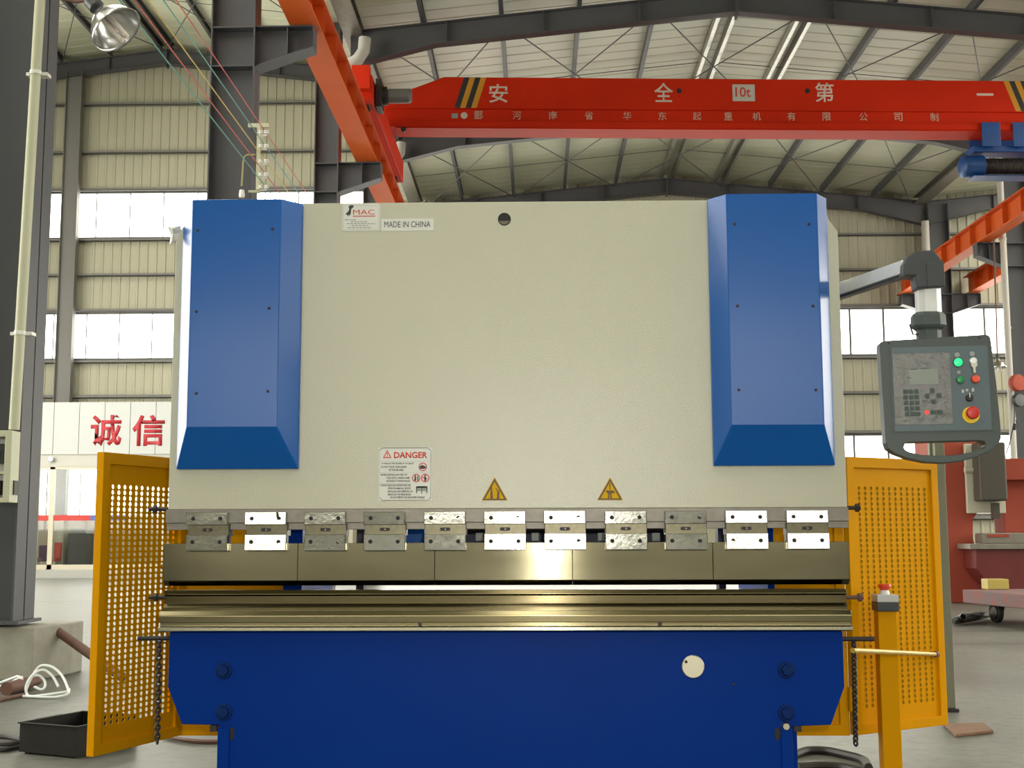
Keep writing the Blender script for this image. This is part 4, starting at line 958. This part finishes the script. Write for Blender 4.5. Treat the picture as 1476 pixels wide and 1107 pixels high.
for x in (691, 771, 838, 866, 944):
    a, c = U(x - 5, 780, .68), U(x + 6, 768, .68)
    k = MB(); k.box(a.x, c.x, .64, .70, a.z, c.z); k.build('gauge_finger', mat('finger_grey', (.34, .36, .32), .4) if x == 691 else MATS['finger_grey'], gbm, bevel=.003)
# adjusting bolts at both ends
for x0, x1, y, m_ in ((1218, 1240, 732, BLACK), (1212, 1244, 861, RUST), (245, 214, 734, BLACK), (240, 215, 861, BLACK)):
    a, c = U(x0, y, .03), U(x1, y, .03); s = 1 if x1 > x0 else -1
    k = MB(); k.cyl(a, (c.x, c.y, a.z), .0075, 10); k.lathe([(.016, 0), (.016, .013)], (c.x - s * .018, c.y, a.z), (1, 0, 0), 6); k.build('end_bolt', m_, pb)
pins = []
for x0, x1, y in ((1212, 1260, 921), (246, 199, 920)):
    a, c = U(x0, y, .02), U(x1, y, .02)
    k = MB(); k.cyl((a.x, a.y, a.z), (c.x, a.y, a.z), .0085, 10); k.build('chain_pin', BLACK, pb); pins.append(a)

# labels on the ram
def DZ(y, x=738): return Z0(y, x, -.002)
def plate(x0, x1, y0, y1, m, name, lab, yy=-.0015, r=.004):
    a, c = U(x0, y1, 0), U(x1, y0, 0)
    k = MB(); k.prism(arc(c.x - r, c.z - r, r, 0, 90, 4) + arc(a.x + r, c.z - r, r, 90, 180, 4) + arc(a.x + r, a.z + r, r, 180, 270, 4) + arc(c.x - r, a.z + r, r, 270, 360, 4), 'y', yy, 0)
    o = k.build(name, m, pb)
    if lab: o['label'] = lab
    return o
def tx(s, m, x0, x1, y0, y1, par, bold=0.0, nm='lettering'):
    return text(nm, s, m, X0(x0, y0), X0(x1, y0), Z0(y1, x0), Z0(y0, x0), -.0017, par, bold, .0004)
def bar(x0, x1, y0, y1, m, par, nm='mark'):
    a, c = U(x0, y1, 0), U(x1, y0, 0)
    k = MB(); k.box(a.x, c.x, -.0021, -.0014, a.z, c.z); return k.build(nm, m, par)
def poly(pts, m, par, nm='mark'):
    k = MB(); k.prism([(U(x, y, 0).x, U(x, y, 0).z) for x, y in pts], 'y', -.0022, -.0014); return k.build(nm, m, par)
np_ = plate(493, 548, 294, 333, PLATE, 'name_plate', 'silver white name plate with red letters and dark emblem', r=.008)
k = MB()
a, c = U(494.5, 331.5, 0), U(546.5, 296, 0); r = .007; w_ = .0008
out = arc(c.x - r, c.z - r, r, 0, 90, 5) + arc(a.x + r, c.z - r, r, 90, 180, 5) + arc(a.x + r, a.z + r, r, 180, 270, 5) + arc(c.x - r, a.z + r, r, 270, 360, 5); r2 = r - w_
inn = arc(c.x - r, c.z - r, r2, 0, 90, 5) + arc(a.x + r, c.z - r, r2, 90, 180, 5) + arc(a.x + r, a.z + r, r2, 180, 270, 5) + arc(c.x - r, a.z + r, r2, 270, 360, 5)
k.plate_hole(out, inn, -.002, -.001); k.build('border', GREYINK, np_)
tx('MAC', REDINK, 509, 540, 302.5, 309.5, np_, 0)
bar(508.5, 541, 311, 312.4, REDINK, np_)
poly([(502.5, 298), (505, 295.8), (509.5, 296), (510, 298.5), (507.5, 300.2), (506.2, 302), (506, 306), (504.5, 311.5), (503, 309.5), (501.5, 312), (500.3, 309.5), (497.8, 309), (500.5, 306.5), (502.8, 304), (503.5, 301)], INK, np_, 'emblem')
for y, x0, x1 in ((317, 497, 513), (319.8, 506, 531), (322.6, 500, 541), (325.4, 507, 531), (328.4, 501, 537)):
    x = x0
    while x < x1 - 2:
        L_ = random.uniform(2.5, 6); bar(x, min(x + L_, x1), y - .7, y + .6, GREYINK, np_, 'small_print'); x += L_ + 1.2
mic = plate(549.5, 625, 315, 333, PLATE, 'origin_label', 'white strip label with black capitals', yy=-.0013, r=.0005)
tx('MADE IN CHINA', INK, 554, 620.5, 319.5, 328, mic, .0)
dg_ = plate(545.5, 622.5, 645.5, 721.5, PLATE, 'danger_label', 'white warning label with red heading and small print', r=.003)
for x0, x1, y0, y1 in ((551, 617, 645.3, 646.2), (551, 617, 720.6, 721.4), (546.6, 547.4, 649, 717), (620.6, 621.4, 649, 717)): bar(x0, x1, y0, y1, INK, dg_, 'border')
for x in (547, 617.5):
    for y in (649, 717): poly([(x, y - .5), (x + 4, y + (-3.2 if y < 680 else 3.2)), (x + 4, y + (-2.4 if y < 680 else 4)), (x, y + .5)] if x < 600 else [(x + 3.6, y - .5), (x - .4, y + (-3.2 if y < 680 else 3.2)), (x - .4, y + (-2.4 if y < 680 else 4)), (x + 3.6, y + .5)], INK, dg_, 'border')
tx('DANGER', REDINK, 568, 616, 651.5, 660.5, dg_, .022)
k = MB(); T = lambda *P: [(U(x, y, 0).x, U(x, y, 0).z) for x, y in P]
k.plate_hole(T((558.2, 648.5), (564.5, 660.3), (552, 660.3)), T((558.2, 651.3), (562.2, 658.9), (554.2, 658.9)), -.002, -.001); k.build('triangle', REDINK, dg_)
bar(557.6, 558.8, 653, 656.6, REDINK, dg_); bar(557.6, 558.8, 657.2, 658.2, REDINK, dg_)
for s, x0, x1, y in (('TO REDUCE THE POSSIBILITY OF INJURY', 549.5, 597, 668.5), ('DO NOT PLACE YOUR HANDS', 549.5, 586, 673), ('IN THE DIE AREA', 561, 582, 677.4),
                     ('NEVER POSITION ANY PART OF', 549, 587, 684.4), ('YOUR BODY UNDER A RAM', 557, 590, 688.9), ('OR STAND AT THE BACKGAUGE', 557, 591, 693.3),
                     ('ALWAYS READ AND UNDERSTAND THE', 549, 592, 699.6), ('OPERATION MANUAL BEFORE', 559, 592, 704), ('INSTALLING AND OPERATING OR', 559, 595, 708.4), ('SERVICING THE PRESS BRAKE', 559, 592.5, 712.8), ('DO NOT REMOVE THIS SIGN FROM THE BRAKE', 563, 612, 717)):
    tx(s, INK, x0, x1, y - 1.5, y + 1.5, dg_, .012, 'small_print')
for y in (665, 681, 697): bar(547.5, 620.5 if y < 690 else 592, y - .25, y + .25, GREYINK, dg_)
def ring(x, y, r, par):
    c = U(x, y, 0); R = r * CD / FPX
    k = MB(); k.plate_hole(arc(c.x, c.z, R, 0, 345, 23), arc(c.x, c.z, R * .78, 0, 345, 23), -.0021, -.001); k.build('ring', REDINK, par)
for x, y in ((609.5, 673), (600, 689), (613, 689)): ring(x, y, 6.1, dg_)
poly([(604.5, 673), (608, 670), (612, 671.5), (615, 674), (611, 676), (606, 676)], INK, dg_, 'pictogram')
poly([(597, 693), (598, 685), (599.5, 684), (600, 693)], INK, dg_, 'pictogram'); poly([(601.5, 684.5), (603.2, 687), (603.4, 693), (601.6, 693)], INK, dg_, 'pictogram')
poly([(611.5, 693.5), (612, 684), (613.5, 684), (614.5, 693.5)], INK, dg_, 'pictogram'); poly([(609, 687), (617, 690), (617, 691.2), (609, 688.6)], REDINK, dg_, 'pictogram')
bar(600, 616, 701, 708, GREYINK, dg_, 'pictogram'); bar(600, 616, 701, 703, INK, dg_, 'pictogram'); bar(600, 601.2, 703, 711, INK, dg_, 'pictogram'); bar(614.8, 616, 703, 711, INK, dg_, 'pictogram'); bar(607.5, 608.5, 703, 712, INK, dg_, 'pictogram')
def warn(cx, ax, ay, by, hwid, lab, marks):
    k = MB(); k.prism(T((cx, ay), (cx + hwid, by), (cx - hwid, by)), 'y', -.0013, 0); o = k.build('warning_sign', SIGNY, pb); o['label'] = lab
    k = MB(); sc = lambda f: T((cx, by - 9.5 - (by - 9.5 - ay) * f), (cx + hwid * f, by - 9.5 + 9.5 * f), (cx - hwid * f, by - 9.5 + 9.5 * f))
    k.plate_hole(sc(.93), sc(.72), -.002, -.001); k.build('border', SIGNB, o)
    for P in marks: poly([(cx + x, y) for x, y in P], SIGNB, o, 'pictogram')
warn(713, 713, 687.5, 721.5, 19, 'yellow warning triangle with two upright tool marks', [[(-6.3, 719), (-6, 709.5), (-5.2, 701), (-3.8, 701), (-3.2, 709.5), (-2.4, 719)], [(3.2, 719), (3.6, 711), (4.2, 708), (1.2, 704.4), (2.4, 703.8), (5.4, 706.5), (5.8, 709), (6.4, 706.8), (7, 707), (6.8, 719)]])
warn(879.3, 879, 687.5, 721, 19, 'yellow warning triangle with a hand under a blade', [[(-1, 696.5), (.6, 696.5), (.6, 705), (-1, 705)], [(-6.4, 706.8), (-2.8, 707), (3.4, 706.6), (6.6, 708.6), (6.8, 710.6), (2.8, 711), (1.2, 713.6), (-1.6, 713.6), (-3.4, 711), (-5.2, 710)], [(-3, 713), (-.8, 714), (-.8, 719.5), (-3, 719.5)], [(.4, 714), (2.6, 713), (2.6, 719.5), (.4, 719.5)]])

# chains hanging from the end pins
def chain(x, a, y1, label):
    c = U(x, 920, a.y); e = U(x + (3 if x > 700 else -3), y1, a.y); n = 24; L_ = (c - e).length
    t = thing('hanging_chain', label, 'chain', e, 'hanging chains')
    for i in range(n):
        p = c.lerp(e, (i + .5) / n); h_ = L_ / n * .66; wd = .0085
        k = MB(); pts = [(wd * cos(2*pi*j/12), 0, wd * .0 + h_ * sin(2*pi*j/12)) for j in range(12)]; pts.append(pts[0])
        k.tube(pts, .0042, 6); k.xf(Matrix.Translation(p) @ Matrix.Rotation((i % 2) * pi / 2 + .5, 4, 'Z')); k.build('chain_link', BLACK, t)
    return t
chain(1230.5, pins[0], 1074, 'dark chain hanging from the pin at the right end of the bed')
chain(229.5, pins[1], 1071, 'dark chain hanging from the pin at the left end of the bed')

# ------------------------------------------------------------------ yellow guards
GZ0, GZ1 = .245, 1.424
def guard(name, P0, P1, label, side):
    """swung-out perforated leaf from hinge edge P0 to free edge P1"""
    P0, P1 = Vector(P0), Vector(P1); u = P1 - P0; W = u.length; a = math.atan2(u.y, u.x)
    M = Matrix.Translation((P0.x, P0.y, 0)) @ Matrix.Rotation(a, 4, 'Z')
    if side < 0: M = M @ Matrix.Scale(-1, 4, (0, 1, 0))
    t = thing(name, label, 'guard', (P0.x, P0.y, GZ0), 'machine guards')
    # local: x along the leaf, -y towards the face that is seen
    nx, nz = 12, 42; mx0 = W * .14; px_ = (W * .72) / (nx - 1); zs0 = GZ0 + .115; pz_ = (GZ1 - GZ0 - .115 - .135) / (nz - 1)
    k = MB(); bm = k.bm; r = .0089
    gx0 = mx0 - px_ / 2; gz0 = zs0 - pz_ / 2
    cache = {}
    def gv(i, j, s=0):
        key = (i, j, s)
        if key not in cache: cache[key] = bm.verts.new((gx0 + px_ * (i + .5 * s), 0, gz0 + pz_ * (j)))
        return cache[key]
    for i in range(nx):
        for j in range(nz):
            c = (gx0 + px_ * (i + .5), gz0 + pz_ * (j + .5))
            H = [bm.verts.new((c[0] + r * cos(pi/4 * q + pi/8), 0, c[1] + r * sin(pi/4 * q + pi/8))) for q in range(8)]
            A, B, C_, D_ = gv(i, j), gv(i+1, j), gv(i+1, j+1), gv(i, j+1)
            for f in ((A, B, H[6], H[5]), (B, C_, H[0], H[7]), (C_, D_, H[2], H[1]), (D_, A, H[4], H[3]), (B, H[7], H[6]), (C_, H[1], H[0]), (D_, H[3], H[2]), (A, H[5], H[4])): bm.faces.new(f)
    # plain sheet margins
    xa, xb, zA, zB = gx0, gx0 + px_ * nx, gz0, gz0 + pz_ * nz
    for q in ((.03, xa, GZ0 + .03, GZ1 - .03), (xb, W - .03, GZ0 + .03, GZ1 - .03), (xa, xb, GZ0 + .03, zA), (xa, xb, zB, GZ1 - .03)):
        k.quad((q[0], 0, q[2]), (q[1], 0, q[2]), (q[1], 0, q[3]), (q[0], 0, q[3]))
    bmesh.ops.recalc_face_normals(bm, faces=bm.faces[:]); bmesh.ops.solidify(bm, geom=bm.faces[:], thickness=.0025)
    k.xf(M); k.build('perforated_sheet', AMBER, t)
    k = MB(); fw = .042
    k.plate_hole([(0, GZ0), (W, GZ0), (W, GZ1), (0, GZ1)], [(fw, GZ0 + fw), (W - fw, GZ0 + fw), (W - fw, GZ1 - fw * 1.1), (fw, GZ1 - fw * 1.1)], -.012, .022)
    k.xf(M); bmesh.ops.recalc_face_normals(k.bm, faces=k.bm.faces[:]); k.build('frame', AMBER, t, bevel=.002)
    if side > 0:
        k = MB(); k.box(.03, W - .03, .006, .009, GZ0 + .03, GZ1 - .03); k.xf(M); o = k.build('backing_sheet', mat('backing_olive', (.50, .29, .02), .6, spec=.1), t)
    for z in (GZ0 + .15, GZ1 - .15):
        k = MB(); k.cyl((-.008, .005, z - .05), (-.008, .005, z + .05), .009, 10); k.xf(M); k.build('hinge', AMBER, t)
    return t, M, W
gy = 5.45 - CD
gR, MR, WR = guard('guard_door', (U(1224, 860, gy).x, gy), (U(1356, 860, 5.75 - CD).x, 5.75 - CD), 'right yellow perforated guard door swung open beside the machine', 1)
gL, ML, WL = guard('guard_door', (U(263, 860, gy).x, gy), (U(139, 860, 4.93 - CD).x, 4.93 - CD), 'left yellow perforated guard door swung open towards the camera', -1)
def fixed(x0, x1, label):
    a, c = U(x0, 900, gy + .03).x, U(x1, 900, gy + .03).x
    t = thing('guard_panel', label, 'guard', ((a + c) / 2, gy + .03, GZ0), 'machine guards'); Y = gy + .03; fw = .04
    k = MB(); k.plate_hole([(a, GZ0 - .005), (c, GZ0 - .005), (c, GZ1), (a, GZ1)], [(a + fw, GZ0 + fw), (c - fw, GZ0 + fw), (c - fw, GZ1 - fw), (a + fw, GZ1 - fw)], Y - .012, Y + .03); k.build('frame', AMBER, t, bevel=.002)
    k = MB(); k.box(a + fw - .005, c - fw + .005, Y + .005, Y + .008, GZ0 + fw - .005, GZ1 - fw + .005); k.build('sheet', AMBER, t)
fixed(242, 408, 'left fixed yellow guard panel seen behind the end of the bed')
fixed(1114, 1219, 'right fixed yellow guard panel seen behind the end of the bed')
# stop bar hooked from the chain to the right guard
a = U(1229, 937.5, pins[0].y - .02); e = U(1349, 943, 5.70 - CD)
t = thing('stop_bar', 'thin yellow bar held across the right guard at knee height', 'bar', a)
k = MB(); k.cyl(a, e, .0095, 10); k.build('rod', mat('brass_yellow', (.55, .36, .06), .4, .3), t)
d_ = (e - a).normalized(); k = MB(); k.cyl(e - d_ * .02, e + d_ * .02, .014, 10); k.build('end_pivot', RUST, t)
# emergency stop pedestal
py = 5.40 - CD
def EX(x, y): return U(x, y, py)
c = EX(1283.5, 1000); hwp = 13.3 * 5.40 / FPX
zt_ = EX(1283, 881).z
t = thing('emergency_stop_post', 'yellow post with red emergency stop button in front of the right guard', 'emergency stop', (c.x, py, 0))
k = MB(); k.box(c.x - hwp, c.x + hwp, py, py + .07, .012, zt_); k.build('post', AMBER, t, bevel=.004)
k = MB(); k.box(c.x - .11, c.x + .11, py - .08, py + .15, 0, .012); k.build('foot_plate', AMBER, t, bevel=.003)
b0, b1, b2 = EX(1283, 881).z, EX(1283, 868).z, EX(1283, 857).z; hb_ = 15.2 * 5.38 / FPX
k = MB(); k.box(c.x - hb_, c.x + hb_, py - .02, py + .08, b0, b1); bx_ = k.build('switch_box', CHARC, t, bevel=.004)
k = MB(); k.box(c.x - hb_, c.x + hb_, py - .02, py + .08, b1, b2); k.build('switch_lid', mat('lid_grey', (.55, .55, .53), .45), t, bevel=.004)
b3, b4 = EX(1283, 850).z, EX(1283, 844).z
k = MB(); k.lathe([(.022, 0), (.016, .02)], (c.x, py + .03, b2), (0, 0, 1), 20); k.build('button_neck', WHITE, t, smooth=True)
k = MB(); k.lathe([(.014, 0), (.021, .012), (.028, b4 - b3 + .004), (.026, b4 - b3 + .012), (.01, b4 - b3 + .014)], (c.x, py + .03, b3 - .008), (0, 0, 1), 22); k.build('stop_button', ORRED, t, smooth=True)

# ------------------------------------------------------------------ control pendant
PY = 4.32 - CD
S = (4.32 - .037) / FPX
pc = U(1356, 575, PY - .037); pc.y = PY
A_ = -radians(5)
PM = Matrix.Translation(pc) @ Matrix.Rotation(A_, 4, 'Z') @ Matrix.Rotation(-.006, 4, 'Y')
PK = .972
def L(x, y): return ((x - 1349) * S * PK, (577 - y) * S * 1.015)
t = thing('control_pendant', 'grey green control pendant on a silver swing arm, right of the machine', 'control panel', pc)
def hull(pts, n=5):
    return [L(*p) for p in pts]
out = [L(*p) for p in ((1266, 497), (1268, 493), (1274, 491.5), (1421, 486), (1425, 488), (1427, 492), (1432, 560), (1434.5, 620), (1434, 634), (1429, 644), (1416, 653), (1396, 661), (1374, 666), (1350, 668), (1325, 666.5), (1300, 661), (1281, 653.5), (1271, 646), (1268.5, 638), (1267, 560))]
slot = [L(*p) for p in ((1294, 645), (1296, 640), (1302, 638), (1350, 637.5), (1404, 637), (1410, 639), (1412, 643), (1410, 647), (1396, 652), (1372, 656.5), (1346, 657.5), (1320, 656), (1303, 652), (1296, 648.5))]
k = MB(); k.plate_hole(out, slot, -.035, .035); k.xf(PM); hs = k.build('housing', PEND, t, bevel=.006, seg=3)
def LB(x0, x1, y0, y1, ya, yb, m, nm, par=hs, bev=0, r=0):
    a, c = L(x0, y1), L(x1, y0); k = MB()
    if r: k.prism(arc(c[0]-r, c[1]-r, r, 0, 90, 4) + arc(a[0]+r, c[1]-r, r, 90, 180, 4) + arc(a[0]+r, a[1]+r, r, 180, 270, 4) + arc(c[0]-r, a[1]+r, r, 270, 360, 4), 'y', ya, yb)
    else: k.box(a[0], c[0], ya, yb, a[1], c[1])
    k.xf(PM); return k.build(nm, m, par, bevel=bev)
LB(1279, 1424, 499, 624, -.037, -.03, PEND, 'bezel', r=.006)
LB(1282, 1421, 502, 622, -.039, -.03, PANEL, 'face_panel', r=.004)
LB(1283, 1366, 511, 613, -.0405, -.038, FILM, 'film_sheet', bev=.0003, r=.002)
LB(1306, 1348, 534, 556, -.0412, -.040, LCD, 'display', r=.001)
for x0, x1, y, c_ in ((1308, 1318, 534, KEYC), (1322, 1334, 533, KEYC), (1303, 1309, 546, KEYC), (1336, 1342, 518, KEYC)): LB(x0, x1, y - .6, y + .6, -.0414, -.040, c_, 'small_print')
for j in range(5):
    for i in range(3):
        if j == 4 and i == 2: continue
        x, y = 1299.5 + i * 7.9 + j * .25, 566 + j * 8.0
        LB(x - 3.1, x + (10.9 if j == 4 and i == 1 else 3.1), y - 3.0, y + 3.0, -.0425, -.040, KEYC, 'key', r=.0012)
for x, y in ((1338.5, 565), (1330.5, 573), (1347.8, 572.5), (1339.5, 580.7)): LB(x - 3.2, x + 3.2, y - 3.2, y + 3.2, -.0425, -.040, KEYC, 'arrow_key', r=.0015)
for x0, x1 in ((1334.5, 1342), (1343, 1352)): LB(x0, x1, 593, 599, -.0425, -.040, KEYC, 'function_key', r=.001)
def LC(x, y, prof, m, nm, seg=22, par=hs, sm=True):
    a = L(x, y); k = MB(); k.lathe(prof, (a[0], -.039, a[1]), (0, -1, 0), seg); k.xf(PM); return k.build(nm, m, par, smooth=sm)
LC(1329, 596, [(.0075, 0), (.0068, .003), (.003, .0045)], LEDRED, 'red_lamp')
LC(1377.5, 525.5, [(.0175, 0), (.0175, .004)], KEYC, 'lamp_ring'); LC(1377.5, 525.5, [(.0142, .004), (.0140, .008), (.006, .011)], GREENLIT, 'green_lamp')
LC(1379.5, 550.5, [(.0145, 0), (.0145, .004)], KEYC, 'button_ring'); LC(1379.5, 550.5, [(.0120, .004), (.0120, .010), (.010, .011)], GREEN, 'green_button')
LC(1401, 550, [(.0155, 0), (.0155, .004)], CHARC, 'button_ring'); LC(1401, 550, [(.0125, .004), (.0135, .010), (.010, .013)], ORRED, 'red_button')
LC(1399.5, 524, [(.0125, 0), (.0125, .005), (.010, .008)], ALU, 'key_switch')
a, c = L(1395, 541), L(1404, 527); k = MB(); x_ = (a[0] + c[0]) / 2
k.prism([(x_ - .010, c[1]), (x_ + .010, c[1]), (x_ + .010, c[1] - .010), (x_ + .004, c[1] - .016), (x_ + .004, a[1]), (x_ - .003, a[1]), (x_ - .004, c[1] - .016), (x_ - .010, c[1] - .010)], 'y', -.050, -.046); k.xf(PM); k.build('key', mat('key_ivory', (.62, .60, .50), .4), hs)
LC(1391, 576.5, [(.0125, 0), (.0125, .006), (.010, .010)], BLACK, 'selector_knob')
a = L(1391, 571); k = MB(); k.box(a[0] - .0012, a[0] + .0012, -.0505, -.048, a[1] - .012, a[1] + .003); k.xf(PM); k.build('selector_pointer', WHITE, hs)
LC(1392, 601, [(.0285, 0), (.0285, .004), (.026, .006)], YELPL, 'stop_ring', 28)
LC(1392.5, 598.5, [(.0140, .004), (.0140, .016), (.0215, .020), (.0215, .027), (.018, .032), (.008, .034)], REDPL, 'stop_button', 28)
for x, y in ((1377, 514.5), (1398.5, 513.5)): LC(x, y, [(.0085, 0), (.0085, .0012)], GREYINK, 'name_tag', 16)
for x, y in ((1378, 539.5),): LC(x, y, [(.006, 0), (.006, .0012)], GREYINK, 'name_tag', 14)
for x, y0, y1 in ((1382.5, 564.5, 569), (1388.5, 563.5, 567), (1397, 562.5, 567.5)): LB(x - 1.6, x + 1.6, y0, y1, -.0402, -.039, mat('print_pale', (.45, .48, .46), .5) if x < 1385 else MATS['print_pale'], 'small_print')
for x, y in ((1410.5, 490.5), (1279, 495)): LC(x, y, [(.004, -.003), (.004, -.001)], BLACK, 'screw', 10)
# hanger: collar, post, elbow, arm
k = MB(); z0, z1, z2, z3, z4 = (U(1343, y, PY).z for y in (490, 476, 470, 456, 451))
z0 -= .01
def oct_(cx, w, d, z, ch=.25): return [(cx + sx * w, PY + sy * d, z) for sx, sy in ((-1, -1 + 2*ch), (-1 + 2*ch, -1), (1 - 2*ch, -1), (1, -1 + 2*ch), (1, 1 - 2*ch), (1 - 2*ch, 1), (-1 + 2*ch, 1), (-1, 1 - 2*ch))]
cxp = U(1343.5, 470, PY - .04).x
k.loft([oct_(cxp, .040, .032, z0 - .01), oct_(cxp, .040, .032, z1), oct_(cxp, .050, .040, z1 + .006), oct_(cxp, .056, .045, z2), oct_(cxp, .055, .044, z3), oct_(cxp, .047, .038, z4)]); k.build('collar', PEND, t, bevel=.004)
k = MB(); a, c = U(1322, 482, PY - .03), U(1311, 467, PY - .03); b2_ = U(1324, 482, PY - .03); k.tube([b2_, U(1316, 482, PY - .03), c], .0035, 6); k.build('clamp_lever', BLACK, t)
cxq = U(1341.5, 430, PY - .03).x; z5 = U(1341, 411, PY).z
k = MB(); k.loft([oct_(cxq, .041, .034, z4 - .005), oct_(cxq, .041, .034, z5 + .02)]); k.build('post', ALU, t, bevel=.003)
E_ = lambda x, y: (U(x, y, PY - .05).x, U(x, y, PY - .05).z)
k = MB(); k.prism([E_(1303, 380), E_(1308, 369), E_(1320, 361.5), E_(1347, 360), E_(1360, 377), E_(1361, 413.5), E_(1322, 416), E_(1320, 398), E_(1303, 398)], 'y', PY - .052, PY + .022); k.build('elbow', CHARC, t, bevel=.007)
k = MB(); a, c = E_(1336, 414), E_(1360, 379); k.box(a[0], c[0], PY - .058, PY - .048, a[1], c[1]); k.build('elbow_cap', CHARC, t, bevel=.004)
ap = U(1310, 384.5, PY - .01)
d2_ = Vector((1.14, 4.78 - CD, 0)) - Vector((ap.x, ap.y, 0)); fa = ap + d2_.normalized() * 1.15
fa.z = ap.z - .012
k = MB(); k.beam(fa, ap, .05, .047); k.build('swing_arm', ALU, t, bevel=.003)
k = MB(); k.beam(fa - Vector((0, 0, .028)), ap - Vector((0, 0, .028)), .030, .010); k.build('cable_duct', CHARC, t)
k = MB(); k.cyl((fa.x, fa.y, fa.z - .12), (fa.x, fa.y, fa.z + .06), .035, 16); k.build('swivel', CHARC, t)
print('arm foot', fa, 'frame x', sr0, sr1)
